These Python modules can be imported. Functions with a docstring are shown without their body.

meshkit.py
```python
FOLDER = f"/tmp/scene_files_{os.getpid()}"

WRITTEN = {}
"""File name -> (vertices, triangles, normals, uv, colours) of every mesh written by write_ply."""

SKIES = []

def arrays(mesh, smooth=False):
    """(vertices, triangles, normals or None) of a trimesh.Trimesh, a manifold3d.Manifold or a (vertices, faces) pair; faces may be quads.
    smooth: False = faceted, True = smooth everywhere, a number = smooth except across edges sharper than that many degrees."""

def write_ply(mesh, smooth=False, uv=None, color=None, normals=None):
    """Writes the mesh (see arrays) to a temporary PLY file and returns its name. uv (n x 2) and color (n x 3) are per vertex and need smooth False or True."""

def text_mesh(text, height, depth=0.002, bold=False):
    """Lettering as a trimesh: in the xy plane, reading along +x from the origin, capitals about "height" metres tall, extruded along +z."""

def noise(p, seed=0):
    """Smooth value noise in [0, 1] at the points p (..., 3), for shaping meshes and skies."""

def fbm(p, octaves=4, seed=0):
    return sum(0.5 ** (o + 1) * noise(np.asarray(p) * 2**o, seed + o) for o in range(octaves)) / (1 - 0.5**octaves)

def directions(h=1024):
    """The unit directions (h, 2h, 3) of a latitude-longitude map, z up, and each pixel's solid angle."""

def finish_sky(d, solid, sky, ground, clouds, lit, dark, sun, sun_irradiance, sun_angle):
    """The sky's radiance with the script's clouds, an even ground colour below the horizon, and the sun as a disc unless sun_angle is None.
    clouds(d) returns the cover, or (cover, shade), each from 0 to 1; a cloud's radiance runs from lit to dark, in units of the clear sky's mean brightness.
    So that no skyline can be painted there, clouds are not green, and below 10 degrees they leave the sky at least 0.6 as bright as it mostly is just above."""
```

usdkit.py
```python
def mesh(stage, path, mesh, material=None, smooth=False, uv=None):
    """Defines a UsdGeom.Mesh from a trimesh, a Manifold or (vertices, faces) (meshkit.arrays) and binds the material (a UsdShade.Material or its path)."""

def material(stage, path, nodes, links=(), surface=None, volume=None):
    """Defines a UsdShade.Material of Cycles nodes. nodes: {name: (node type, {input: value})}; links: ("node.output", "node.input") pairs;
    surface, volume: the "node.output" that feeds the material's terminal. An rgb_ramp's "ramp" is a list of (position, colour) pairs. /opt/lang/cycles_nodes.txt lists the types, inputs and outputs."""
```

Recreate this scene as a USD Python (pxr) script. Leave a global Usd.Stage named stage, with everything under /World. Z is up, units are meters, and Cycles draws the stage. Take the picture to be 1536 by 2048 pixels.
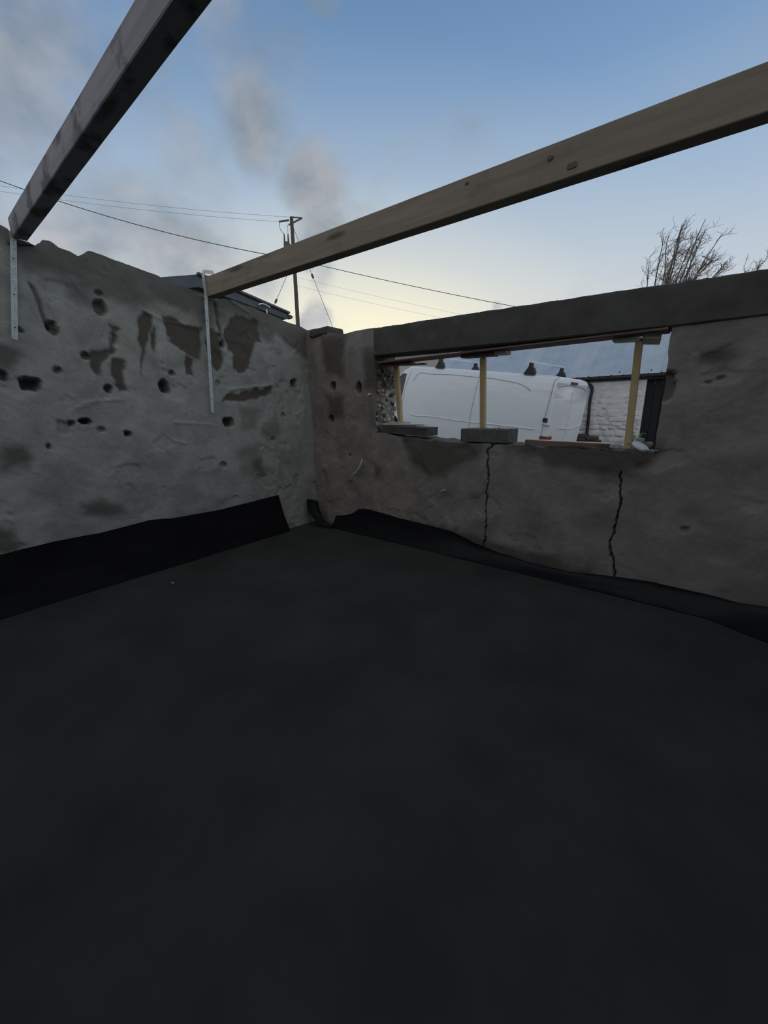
import math, random
import numpy as np
import trimesh, shapely
from shapely.geometry import Polygon, LineString
import manifold3d as m3
import usdkit, meshkit
from pxr import Usd, UsdGeom, UsdLux, UsdShade, Gf, Sdf, Vt

# World: x runs along the window wall (to the right), y goes out through that wall, z is up.
# The room's far corner (left wall x=0, window wall y=0) stands at the origin, floor z=0.
stage = Usd.Stage.CreateInMemory()
UsdGeom.SetStageUpAxis(stage, UsdGeom.Tokens.z)
UsdGeom.SetStageMetersPerUnit(stage, 1.0)
world = UsdGeom.Xform.Define(stage, '/World')
stage.SetDefaultPrim(world.GetPrim())
rng = random.Random(7)
nrg = np.random.default_rng(11)

# ---------------------------------------------------------------- camera
RIGHT = (0.78075059, 0.62460026, -0.01740796)
UP = (-0.14540294, 0.2087076, 0.96710864)
BACK = (0.60768948, -0.75253947, 0.2537673)
CAM = (3.9596, -3.4268, 1.45)
cam = UsdGeom.Camera.Define(stage, '/World/camera')
cam.AddTransformOp().Set(Gf.Matrix4d(*RIGHT, 0, *UP, 0, *BACK, 0, *CAM, 1))
cam.CreateHorizontalApertureAttr(36.0)
cam.CreateFocalLengthAttr(36.0 * 769.0 / 1536.0)
cam.CreateClippingRangeAttr(Gf.Vec2f(0.02, 500.0))
cam.CreateExposureAttr(0.0)

# ---------------------------------------------------------------- dusk sky
SUN = (-0.6604, 0.7504, 0.0)            # where the sun went down
SKY_STRENGTH = 1.0


def material(name, nodes, links, surface):
    return usdkit.material(stage, '/World/Looks/' + name, nodes, links, surface=surface)


def sky_material():
    n = {'tc': ('texture_coordinate', {}), 'nrm': ('vector_math', {'math_type': 'normalize'}), 'sep': ('separate_xyz', {}),
         'base': ('rgb_ramp', {'ramp': [(0.0, (.68, .68, .64)), (.14, (.63, .655, .67)), (.26, (.50, .58, .675)), (.40, (.34, .465, .63)),
                                        (.54, (.19, .325, .53)), (.66, (.125, .235, .42)), (.82, (.085, .17, .32)), (1.0, (.065, .135, .26))]}),
         'dot': ('vector_math', {'math_type': 'dot_product', 'vector2': SUN}),
         'glow': ('rgb_ramp', {'ramp': [(0, (0, 0, 0)), (.66, (0, 0, 0)), (.80, (.10, .10, .10)), (.885, (.34, .34, .34)), (.925, (.62, .62, .62)), (.95, (.88, .88, .88)), (.975, (1, 1, 1)), (1, (1, 1, 1))]}),
         # unseen cloud veil added away from the sunset to brighten room and van
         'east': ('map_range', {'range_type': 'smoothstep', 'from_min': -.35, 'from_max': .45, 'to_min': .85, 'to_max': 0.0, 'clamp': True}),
         'added_veil': ('mix_color', {'blend_type': 'mix', 'b': (.50, .505, .50)}),
         'flat': ('vector_math', {'math_type': 'multiply', 'vector2': (1, 1, 1.5)}), 'fn': ('vector_math', {'math_type': 'normalize'}), 'gdot': ('vector_math', {'math_type': 'dot_product', 'vector2': SUN}),
         'lit': ('mix_color', {'blend_type': 'mix', 'b': (1.0, .94, .70)}),
         'wn': ('noise_texture', {'scale': 4.0, 'detail': 5.0, 'roughness': .6}),
         'wsub': ('vector_math', {'math_type': 'subtract', 'vector2': (.5, .5, .5)}),
         'wscl': ('vector_math', {'math_type': 'scale', 'scale': .16}),
         'wadd': ('vector_math', {'math_type': 'add'}),
         'st': ('mapping', {'scale': (1.0, 1.0, 1.5), 'location': (2.3, 5.1, .4)}),
         'n1': ('noise_texture', {'scale': 4.2, 'detail': 8.0, 'roughness': .52, 'distortion': .35}),
         'n2': ('noise_texture', {'scale': 9.0, 'detail': 5.0, 'roughness': .55}),
         'n3': ('noise_texture', {'scale': 1.1, 'detail': 2.0}),
         'bg': ('background_shader', {'strength': SKY_STRENGTH})}
    l = [('tc.generated', 'nrm.vector1'), ('nrm.vector', 'sep.vector'), ('sep.z', 'base.fac'), ('nrm.vector', 'dot.vector1'),
         ('nrm.vector', 'flat.vector1'), ('flat.vector', 'fn.vector1'), ('fn.vector', 'gdot.vector1'), ('gdot.value', 'glow.fac'), ('dot.value', 'east.value'), ('base.color', 'added_veil.a'), ('east.result', 'added_veil.fac'),
         ('added_veil.result', 'lit.a'), ('glow.color', 'gv.color'), ('gv.val', 'lit.fac'),
         ('nrm.vector', 'wn.vector'), ('wn.color', 'wsub.vector1'), ('wsub.vector', 'wscl.vector1'), ('nrm.vector', 'wadd.vector1'), ('wscl.vector', 'wadd.vector2'),
         ('nrm.vector', 'st.vector'), ('st.vector', 'n1.vector'), ('st.vector', 'n2.vector'), ('st.vector', 'n3.vector')]
    n['gv'] = ('rgb_to_bw', {})
    banks = [((-.871, .229, .435), .20, .60), ((-.938, .146, .315), .22, .65), ((-.873, .344, .346), .15, .60), ((-.858, .419, .297), .16, .85),
             ((-.674, .481, .560), .13, .66), ((-.690, .505, .518), .105, .85), ((-.658, .617, .432), .085, .85), ((-.675, .648, .352), .085, .72), ((-.62, .53, .58), .10, .5), ((-.79, .42, .45), .12, .5), ((-.549, .562, .618), .045, .8),
             ((-.785, .555, .276), .085, .7), ((-.688, .668, .282), .06, .6), ((-.722, .659, .209), .05, 1.1), ((-.920, .251, .299), .14, .7),
             ((-.754, .624, .204), .030, .5), ((-.383, .895, .227), .018, .7), ((-.750, .391, .534), .09, .35),
             ((-.35, -.55, .5), .5, .5), ((.6, -.5, .45), .45, .5), ((.75, .45, .55), .3, .35), ((-.85, -.3, .4), .35, .6)]
    last = None
    for k, (c, r, w) in enumerate(banks):
        n[f'd{k}'] = ('vector_math', {'math_type': 'distance', 'vector2': c})
        n[f'r{k}'] = ('map_range', {'range_type': 'smoothstep', 'from_min': 0.0, 'from_max': r * 1.25, 'to_min': w, 'to_max': 0.0, 'clamp': True})
        l += [('wadd.vector', f'd{k}.vector1'), (f'd{k}.value', f'r{k}.value')]
        if last is None:
            last = f'r{k}.result'
        else:
            n[f'a{k}'] = ('math', {'math_type': 'maximum'})
            l += [(last, f'a{k}.value1'), (f'r{k}.result', f'a{k}.value2')]
            last = f'a{k}.value'
    n['cov'] = ('math', {'math_type': 'multiply_add', 'value2': 1.5, 'value3': -.73})      # noise * 1.5 - .73
    n['cov2'] = ('math', {'math_type': 'add'})
    n['cov3'] = ('map_range', {'range_type': 'smoothstep', 'from_min': .06, 'from_max': .82, 'to_min': 0.0, 'to_max': .80, 'clamp': True})
    n['shade'] = ('map_range', {'range_type': 'linear', 'from_min': .36, 'from_max': .62, 'to_min': 0.0, 'to_max': 1.0, 'clamp': True})
    n['tint'] = ('mix_color', {'a': (.245, .285, .33), 'b': (.42, .425, .445)})
    # low cloud near the sunset is lit brighter by it
    n['lowlit'] = ('map_range', {'range_type': 'smoothstep', 'from_min': .15, 'from_max': .42, 'to_min': 1.35, 'to_max': .92, 'clamp': True})
    n['tint2'] = ('vector_math', {'math_type': 'scale'})
    n['final'] = ('mix_color', {'blend_type': 'mix'})
    l += [('n1.fac', 'cov.value1'), ('cov.value', 'cov2.value1'), (last, 'cov2.value2'), ('cov2.value', 'cov3.value'), ('n2.fac', 'shade.value'), ('shade.result', 'tint.fac'),
          ('sep.z', 'lowlit.value'), ('tint.result', 'tint2.vector1'), ('lowlit.result', 'tint2.scale'),
          ('lit.result', 'final.a'), ('tint2.vector', 'final.b'), ('cov3.result', 'final.fac'), ('final.result', 'bg.color')]
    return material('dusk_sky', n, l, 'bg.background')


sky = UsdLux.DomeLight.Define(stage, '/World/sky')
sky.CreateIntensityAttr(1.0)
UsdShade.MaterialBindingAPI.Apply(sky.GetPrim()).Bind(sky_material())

# ---------------------------------------------------------------- helpers
used = {}


def numbered(parent, name):
    k = used.get((parent, name), 0)
    used[(parent, name)] = k + 1
    return name if k == 0 else f'{name}_{k:03d}'


def path_of(parent):
    return '/World' if parent is None else str(parent.GetPath())


def tag(p, label=None, cat=None, group=None, kind=None):
    for k, v in (('label', label), ('category', cat), ('group', group), ('kind', kind)):
        if v:
            p.SetCustomDataByKey(k, v)
    return p


def obj(name, mesh, mat, parent=None, smooth=False, attrs=None, **kw):
    """One Mesh prim under parent (or under /World)."""
    if isinstance(mesh, list):
        mesh = trimesh.util.concatenate(mesh)
    base = path_of(parent)
    g = usdkit.mesh(stage, base + '/' + numbered(base, name), mesh, mat, smooth=smooth)
    if attrs:
        for k, v in attrs.items():
            UsdGeom.PrimvarsAPI(g).CreatePrimvar(k, Sdf.ValueTypeNames.FloatArray, 'vertex').Set(Vt.FloatArray.FromNumpy(np.asarray(v, np.float32)))
    return tag(g.GetPrim(), **kw)


def thing(name, label, cat, group=None, kind=None):
    x = UsdGeom.Xform.Define(stage, '/World/' + numbered('/World', name))
    return tag(x.GetPrim(), label, cat, group, kind)


def box(x0, x1, y0, y1, z0, z1, bev=0.0):
    """Axis-aligned box, edges chamfered by bev."""
    lo, hi = np.array([x0, y0, z0], float), np.array([x1, y1, z1], float)
    if bev <= 0:
        b = trimesh.creation.box(hi - lo)
        b.apply_translation((lo + hi) / 2)
        return b
    pts = []
    for s in np.ndindex(2, 2, 2):
        c = np.where(np.array(s) == 0, lo, hi)
        d = np.where(np.array(s) == 0, bev, -bev)
        for k in range(3):
            q = c + d
            q[k] = c[k]
            pts.append(q)
    return trimesh.convex.convex_hull(np.array(pts))


def bar(p, q, w, h, up=(0, 0, 1), bev=0.003):
    """Squared timber from p to q (centre line), w wide, h along up."""
    p, q = np.array(p, float), np.array(q, float)
    L = np.linalg.norm(q - p)
    b = box(-w / 2, w / 2, -h / 2, h / 2, 0, L, bev)
    z = (q - p) / L
    u = np.array(up, float)
    u = u - z * (u @ z)
    u /= np.linalg.norm(u)
    M = np.eye(4)
    M[:3, :3] = np.array([np.cross(u, z), u, z]).T
    M[:3, 3] = p
    b.apply_transform(M)
    return b


def tube(pts, r, sides=8):
    """Round tube along a polyline, closed at the ends; r is a radius or one per point."""
    p = np.asarray(pts, float)
    r = np.broadcast_to(r, (len(p),)).astype(float)
    t = np.gradient(p, axis=0)
    t /= np.linalg.norm(t, axis=1, keepdims=True) + 1e-12
    a = np.cross(t[0], [0, 0, 1.0] if abs(t[0][2]) < .9 else [1.0, 0, 0])
    ring = []
    ang = np.arange(sides) * 2 * np.pi / sides
    for i in range(len(p)):
        a = a - t[i] * (a @ t[i])
        a /= np.linalg.norm(a) + 1e-12
        b = np.cross(t[i], a)
        ring.append(p[i] + r[i] * (np.cos(ang)[:, None] * a + np.sin(ang)[:, None] * b))
    v = np.vstack(ring + [p[:1], p[-1:]])
    f = []
    n = len(p)
    for i in range(n - 1):
        for j in range(sides):
            k = (j + 1) % sides
            A, B, C, D = i * sides + j, i * sides + k, (i + 1) * sides + k, (i + 1) * sides + j
            f += [(A, B, C), (A, C, D)]
    for j in range(sides):
        k = (j + 1) % sides
        f += [(n * sides, k, j), (n * sides + 1, (n - 1) * sides + j, (n - 1) * sides + k)]
    return trimesh.Trimesh(v, f, process=False)


def spline(pts, n=24):
    from scipy.interpolate import CubicSpline
    p = np.asarray(pts, float)
    d = np.r_[0, np.cumsum(np.linalg.norm(np.diff(p, axis=0), axis=1))]
    return CubicSpline(d, p)(np.linspace(0, d[-1], n))


def sheet_solid(front, back, attrs=None):
    """Closed solid between two grids of points (n, m, 3); its rim has vertices of its own, so that it leaves the faces' shading alone.
    With attrs (name -> (n, m) values on the front) it returns the per-vertex values too."""
    n, m = front.shape[:2]
    v = np.vstack([front.reshape(-1, 3), back.reshape(-1, 3)])
    i, j = np.meshgrid(np.arange(n - 1), np.arange(m - 1), indexing='ij')
    a, b, c, d = i * m + j, (i + 1) * m + j, (i + 1) * m + j + 1, i * m + j + 1
    q = np.stack([a, b, c, d], -1).reshape(-1, 4)
    N = n * m
    qs = [q, q[:, ::-1] + N]
    src, k = [np.arange(2 * N)], 2 * N
    for idx in (np.arange(n) * m, (np.arange(n) * m + m - 1)[::-1], np.arange(m)[::-1], (n - 1) * m + np.arange(m)):
        L = len(idx)
        src += [idx, idx + N]
        f_, g_ = k + np.arange(L), k + L + np.arange(L)
        k += 2 * L
        qs.append(np.stack([f_[:-1], g_[:-1], g_[1:], f_[1:]], -1))
    src = np.concatenate(src)
    q = np.vstack(qs)
    t = trimesh.Trimesh(v[src], np.vstack([q[:, [0, 1, 2]], q[:, [0, 2, 3]]]), process=False)
    if attrs is None:
        return t
    src = np.where(src >= N, src - N, src)
    return t, {k_: np.asarray(a_).ravel()[src] for k_, a_ in attrs.items()}


def stone(cx, cy, cz, sx, sy, sz, seed, n=26, jit=.18):
    """Irregular rounded stone about the given half sizes."""
    r = np.random.default_rng(seed)
    d = r.normal(size=(n, 3))
    d /= np.linalg.norm(d, axis=1, keepdims=True)
    d = np.sign(d) * np.abs(d) ** .6
    d *= 1 + jit * r.uniform(-1, 1, (n, 1))
    h = trimesh.convex.convex_hull(d)
    h.apply_scale(1 / np.abs(h.vertices).max())
    h.vertices = h.vertices * [sx, sy, sz] + [cx, cy, cz]
    return h


fbm = meshkit.fbm


def smooth01(x):
    x = np.clip(x, 0, 1)
    return x * x * (3 - 2 * x)


# ---------------------------------------------------------------- materials
def mottled(name, c1, c2, scale=6.0, rough=.85, bump=.0, bscale=60.0, spec=.3, detail=6.0, metallic=0.0, lo=.35, hi=.65):
    n = {'g': ('geometry', {}), 'n': ('noise_texture', {'scale': scale, 'detail': detail, 'roughness': .6}),
         'r': ('rgb_ramp', {'ramp': [(0, c1), (lo, c1), (hi, c2), (1, c2)]}),
         'p': ('principled_bsdf', {'roughness': rough, 'specular_ior_level': spec, 'metallic': metallic})}
    l = [('g.position', 'n.vector'), ('n.fac', 'r.fac'), ('r.color', 'p.base_color')]
    if bump:
        n['n2'] = ('noise_texture', {'scale': bscale, 'detail': 5.0, 'roughness': .65})
        n['b'] = ('bump', {'strength': bump, 'distance': .006})
        l += [('g.position', 'n2.vector'), ('n2.fac', 'b.height'), ('b.normal', 'p.normal')]
    return material(name, n, l, 'p.BSDF')


def plaster(name, c_lo, c_hi, c_damp, c_bare, c_pale):
    """Rough render on a stone wall; primvars damp, bare and pale say where it is wet, where the render has come off, where lime shows."""
    n = {'g': ('geometry', {}),
         'n': ('noise_texture', {'scale': 3.2, 'detail': 9.0, 'roughness': .64, 'distortion': .4}),
         'r': ('rgb_ramp', {'ramp': [(0, c_lo), (.36, c_lo), (.62, c_hi), (1, c_hi)]}),
         'nf': ('noise_texture', {'scale': 55.0, 'detail': 6.0, 'roughness': .7}),
         'fr': ('rgb_ramp', {'ramp': [(0, (.72, .72, .72)), (.4, (.93, .93, .93)), (.7, (1.08, 1.08, 1.08)), (1, (1.15, 1.15, 1.15))]}),
         'm0': ('mix_color', {'blend_type': 'multiply', 'fac': .8}),
         'ad': ('attribute', {'attribute': 'damp'}), 'ab': ('attribute', {'attribute': 'bare'}), 'ap': ('attribute', {'attribute': 'pale'}),
         'm1': ('mix_color', {'b': c_damp}), 'm2': ('mix_color', {'b': c_bare}), 'm3': ('mix_color', {'b': c_pale}),
         'b': ('bump', {'strength': .55, 'distance': .008}),
         'p': ('principled_bsdf', {'roughness': .92, 'specular_ior_level': .2})}
    l = [('g.position', 'n.vector'), ('n.fac', 'r.fac'), ('g.position', 'nf.vector'), ('nf.fac', 'fr.fac'), ('r.color', 'm0.a'), ('fr.color', 'm0.b'),
         ('ad.fac', 'm1.fac'), ('ab.fac', 'm2.fac'), ('ap.fac', 'm3.fac'), ('m0.result', 'm3.a'), ('m3.result', 'm1.a'), ('m1.result', 'm2.a'), ('m2.result', 'p.base_color'),
         ('nf.fac', 'b.height'), ('b.normal', 'p.normal')]
    return material(name, n, l, 'p.BSDF')


def wood(name, c1, c2, knot, axis='x', scale=26.0, rough=.75, stain=None, s0=.54, s1=.70, sscale=2.4):
    """Sawn timber with long grain along an axis, knots and blotches."""
    sc = {'x': (.55, scale, scale), 'y': (scale, .55, scale), 'z': (scale, scale, .55)}[axis]
    ks = {'x': (1.5, 7, 7), 'y': (7, 1.5, 7), 'z': (7, 7, 1.5)}[axis]
    n = {'g': ('geometry', {}), 'm': ('mapping', {'scale': sc}), 'mk': ('mapping', {'scale': ks}),
         'n': ('noise_texture', {'scale': 1.0, 'detail': 6.0, 'roughness': .6, 'distortion': .6}),
         'r': ('rgb_ramp', {'ramp': [(0, c1), (.3, c1), (.7, c2), (1, c2)]}),
         'v': ('voronoi_texture', {'scale': 1.0, 'randomness': 1.0}),
         'kr': ('rgb_ramp', {'ramp': [(0, (1, 1, 1)), (.12, (.8, .8, .8)), (.2, (0, 0, 0)), (1, (0, 0, 0))]}),
         'm1': ('mix_color', {'b': knot}),
         'ns': ('noise_texture', {'scale': sscale, 'detail': 5.0, 'roughness': .6}),
         'sr': ('rgb_ramp', {'ramp': [(0, (0, 0, 0)), (s0, (0, 0, 0)), (s1, (.75, .75, .75)), (1, (.75, .75, .75))]}),
         'm2': ('mix_color', {'b': stain or knot}),
         'b': ('bump', {'strength': .25, 'distance': .003}),
         'p': ('principled_bsdf', {'roughness': rough, 'specular_ior_level': .25})}
    l = [('g.position', 'm.vector'), ('g.position', 'mk.vector'), ('m.vector', 'n.vector'), ('n.fac', 'r.fac'), ('mk.vector', 'v.vector'), ('v.distance', 'kr.fac'),
         ('r.color', 'm1.a'), ('kr.color', 'm1.fac'), ('g.position', 'ns.vector'), ('ns.fac', 'sr.fac'), ('m1.result', 'm2.a'), ('sr.color', 'm2.fac'),
         ('m2.result', 'p.base_color'), ('n.fac', 'b.height'), ('b.normal', 'p.normal')]
    return material(name, n, l, 'p.BSDF')


def plain(name, c, rough=.5, metallic=0.0, spec=.5, coat=0.0):
    return material(name, {'p': ('principled_bsdf', {'base_color': c, 'roughness': rough, 'metallic': metallic, 'specular_ior_level': spec, 'coat_weight': coat})}, [], 'p.BSDF')


M = {}
M['wall_l'] = plaster('grey_render', (.275, .285, .268), (.405, .416, .395), (.120, .118, .104), (.100, .090, .074), (.46, .472, .45))
M['wall_r'] = plaster('brown_grey_render', (.225, .200, .180), (.325, .292, .265), (.096, .086, .075), (.09, .08, .067), (.39, .36, .33))
M['floor'] = mottled('damp_concrete_slab', (.030, .0315, .0285), (.046, .048, .044), scale=1.8, rough=.8, bump=.3, bscale=45, spec=.25, detail=8)
M['lintel'] = mottled('weathered_concrete_lintel', (.078, .075, .066), (.112, .108, .096), scale=5, rough=.9, bump=.5, bscale=70)
M['lintel_moss'] = mottled('lintel_moss', (.05, .055, .03), (.10, .10, .05), scale=14, rough=1.0)
M['block'] = mottled('concrete_block_grey', (.10, .104, .096), (.15, .153, .143), scale=22, rough=.95, bump=.7, bscale=130)
M['slab_dark'] = mottled('dark_stone_slab', (.070, .062, .058), (.115, .105, .096), scale=14, rough=.95, bump=.6, bscale=80)
M['rafter_grey'] = wood('grey_sawn_rafter', (.23, .218, .234), (.33, .315, .335), (.10, .09, .085), 'x', stain=(.045, .045, .038), s0=.50, s1=.60, sscale=4.5)
M['rafter_tan'] = wood('tan_sawn_rafter', (.205, .172, .134), (.275, .235, .186), (.08, .063, .047), 'x', stain=(.14, .118, .095))
M['knot'] = plain('dark_knot', (.10, .078, .06), .8)
M['prop'] = wood('yellow_pine_prop', (.50, .37, .19), (.62, .47, .27), (.25, .14, .06), 'z', stain=(.42, .29, .14))
M['pale_timber'] = wood('pale_pine_offcut', (.50, .46, .37), (.62, .58, .48), (.30, .22, .14), 'x')
M['old_timber'] = wood('red_brown_old_timber', (.16, .105, .085), (.24, .165, .135), (.08, .05, .04), 'x')
M['board_top'] = wood('pale_and_skylit_board', (.55, .54, .48), (.68, .67, .60), (.40, .36, .28), 'x')  # pale laths, and the sky reflection painted on the sill board
M['galv'] = mottled('galvanised_steel', (.50, .56, .585), (.66, .715, .74), scale=38, rough=.4, metallic=.0, spec=.5)
M['dpm'] = mottled('black_polythene', (.0045, .0045, .006), (.0075, .0075, .0095), scale=3, rough=.42, spec=.22)
M['dpm_green'] = mottled('black_green_polythene', (.006, .009, .007), (.011, .015, .012), scale=3, rough=.5, spec=.2)
M['rubble'] = mottled('lime_washed_rubble', (.30, .31, .275), (.56, .57, .51), scale=12, rough=.95, bump=.6, bscale=60)
M['rubble_pink'] = mottled('pink_brick_rubble', (.24, .15, .13), (.38, .30, .27), scale=12, rough=.95, bump=.6, bscale=60)
M['white'] = plain('white_plastic', (.80, .83, .82), .35)
M['string'] = plain('pale_cord', (.62, .63, .58), .7)
M['pebble'] = plain('pale_pebble', (.40, .40, .38), .8)
M['van'] = plain('white_van_paint', (.76, .80, .84), .28, spec=.5, coat=.4)
M['van_line'] = plain('van_seam_and_shade_grey', (.36, .38, .41), .6)
M['van_dark'] = plain('black_van_trim', (.012, .012, .014), .5)
M['van_glass'] = material('van_dark_glass', {'p': ('principled_bsdf', {'base_color': (.02, .025, .028), 'roughness': .06, 'specular_ior_level': .6})}, [], 'p.BSDF')
M['van_red'] = plain('red_lamp_lens', (.09, .018, .022), .25)
M['van_redbrown'] = plain('dull_red_lamp', (.16, .045, .03), .3)
M['alu'] = plain('bright_aluminium', (.75, .78, .80), .3, metallic=.5)
M['tyre'] = plain('tyre_rubber', (.015, .015, .015), .9)
M['hub'] = plain('wheel_trim_grey', (.35, .36, .37), .4, metallic=.3)
M['washed'] = mottled('whitewashed_stone', (.62, .62, .63), (.76, .755, .755), scale=7, rough=.95, bump=.6, bscale=45)
M['roof_sheet'] = mottled('blue_grey_roof_sheet', (.34, .405, .475), (.40, .465, .54), scale=3, rough=.5, metallic=.0, spec=.5)
M['roof_sheet_b'] = mottled('blue_grey_roof_sheet_faded', (.37, .43, .49), (.43, .49, .55), scale=3, rough=.5, spec=.5)
M['black_gutter'] = plain('black_gutter_plastic', (.010, .010, .014), .45)
M['brown_gutter'] = plain('dark_brown_gutter', (.045, .028, .026), .6)
M['doorway_shade'] = mottled('doorway_shade_boards', (.012, .014, .017), (.018, .020, .024), scale=6, rough=.8)  # near-black boards that paint the dark inside of the open doorway
M['brick_dark'] = mottled('dark_red_brick', (.085, .055, .048), (.13, .085, .072), scale=18, rough=.95, bump=.5)
M['slate'] = mottled('slate_blue_sheet_roof', (.070, .085, .105), (.10, .118, .14), scale=9, rough=.55, spec=.4)
M['shed_wall'] = mottled('grey_white_render', (.30, .30, .29), (.38, .38, .36), scale=5, rough=.95)
M['shed_beige'] = mottled('beige_render', (.44, .415, .385), (.52, .49, .455), scale=3, rough=.95)
M['fascia'] = plain('brown_fascia', (.10, .07, .055), .7)
M['pole'] = wood('weathered_pole', (.080, .062, .050), (.12, .095, .078), (.05, .04, .03), 'z', scale=12)
M['wire'] = plain('dark_cable', (.05, .052, .055), .6)
M['thin_wire'] = plain('weathered_thin_wire', (.20, .21, .22), .6)
M['steel'] = plain('dull_steel', (.10, .10, .10), .6, metallic=.3)
M['bark'] = mottled('grey_brown_bark', (.10, .085, .072), (.15, .128, .11), scale=20, rough=.95)
M['gravel'] = mottled('wet_gravel', (.20, .195, .18), (.32, .31, .285), scale=40, rough=.95, bump=.8, bscale=70)
M['weed'] = plain('grey_green_leaf', (.16, .22, .15), .8)

# ---------------------------------------------------------------- floor
def axis_steps(parts):
    """Grid positions from (start, end, step) runs."""
    out = []
    for a, b, s in parts:
        out += list(np.linspace(a, b, max(2, int(round((b - a) / s)) + 1))[:-1])
    return np.array(out + [parts[-1][1]])


fx, fy = axis_steps([(-.02, 6.4, .06)]), axis_steps([(-6.0, .02, .06)])
gx, gy = np.meshgrid(fx, fy, indexing='ij')
gz = .012 * (fbm(np.stack([gx * 1.1, gy * 1.1, gx * 0], -1), 4, 3) - .5)
top = np.stack([gx, gy, gz], -1)
bot = np.stack([gx, gy, gz * 0 - .15], -1)
obj('floor', sheet_solid(top, bot), M['floor'], smooth=50, kind='structure', label='dark damp bare concrete floor slab of the roofless room')


# ---------------------------------------------------------------- walls
def poly_mask(u, z, polys, soft=.03, warp=.035, seed=5):
    """1 inside the polygons, ragged and softened at their edges."""
    p = np.stack([u * 7, z * 7, u * 0], -1)
    uu = u + warp * (fbm(p, 4, seed) - .5) * 2
    zz = z + warp * (fbm(p, 4, seed + 9) - .5) * 2
    pts = shapely.points(uu.ravel(), zz.ravel())
    out = np.zeros(uu.size)
    for q in polys:
        g = Polygon(q).buffer(0)
        d = shapely.distance(pts, g.boundary)
        s = np.where(shapely.contains(g, pts), d, -d)
        out = np.maximum(out, smooth01(.5 + s / (2 * soft)))
    return out.reshape(u.shape)


def line_mask(u, z, lines, width, warp=.012, seed=21):
    p = np.stack([u * 14, z * 14, u * 0], -1)
    uu = u + warp * (fbm(p, 3, seed) - .5) * 2
    pts = shapely.points(uu.ravel(), z.ravel())
    out = np.zeros(u.size)
    for q in lines:
        out = np.maximum(out, smooth01(1.0 - shapely.distance(pts, LineString(q)) / width))
    return out.reshape(u.shape)


def holes(u, z, spec, seed=40):
    """Depth of broken-out holes: (u, z, half width, half height, depth, squareness)."""
    p = np.stack([u * 16, z * 16, u * 0], -1)
    w1, w2 = (fbm(p, 3, seed) - .5) * .95, (fbm(p, 3, seed + 3) - .5) * .95
    out = np.zeros(u.shape)
    for cu, cz, ru, rz, dep, sq in spec:
        du, dz = np.abs((u - cu) / ru + w1), np.abs((z - cz) / rz + w2)
        r = (du ** sq + dz ** sq) ** (1 / sq)
        out = np.maximum(out, dep * smooth01((1.12 - r) / .38))
    return out


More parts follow.
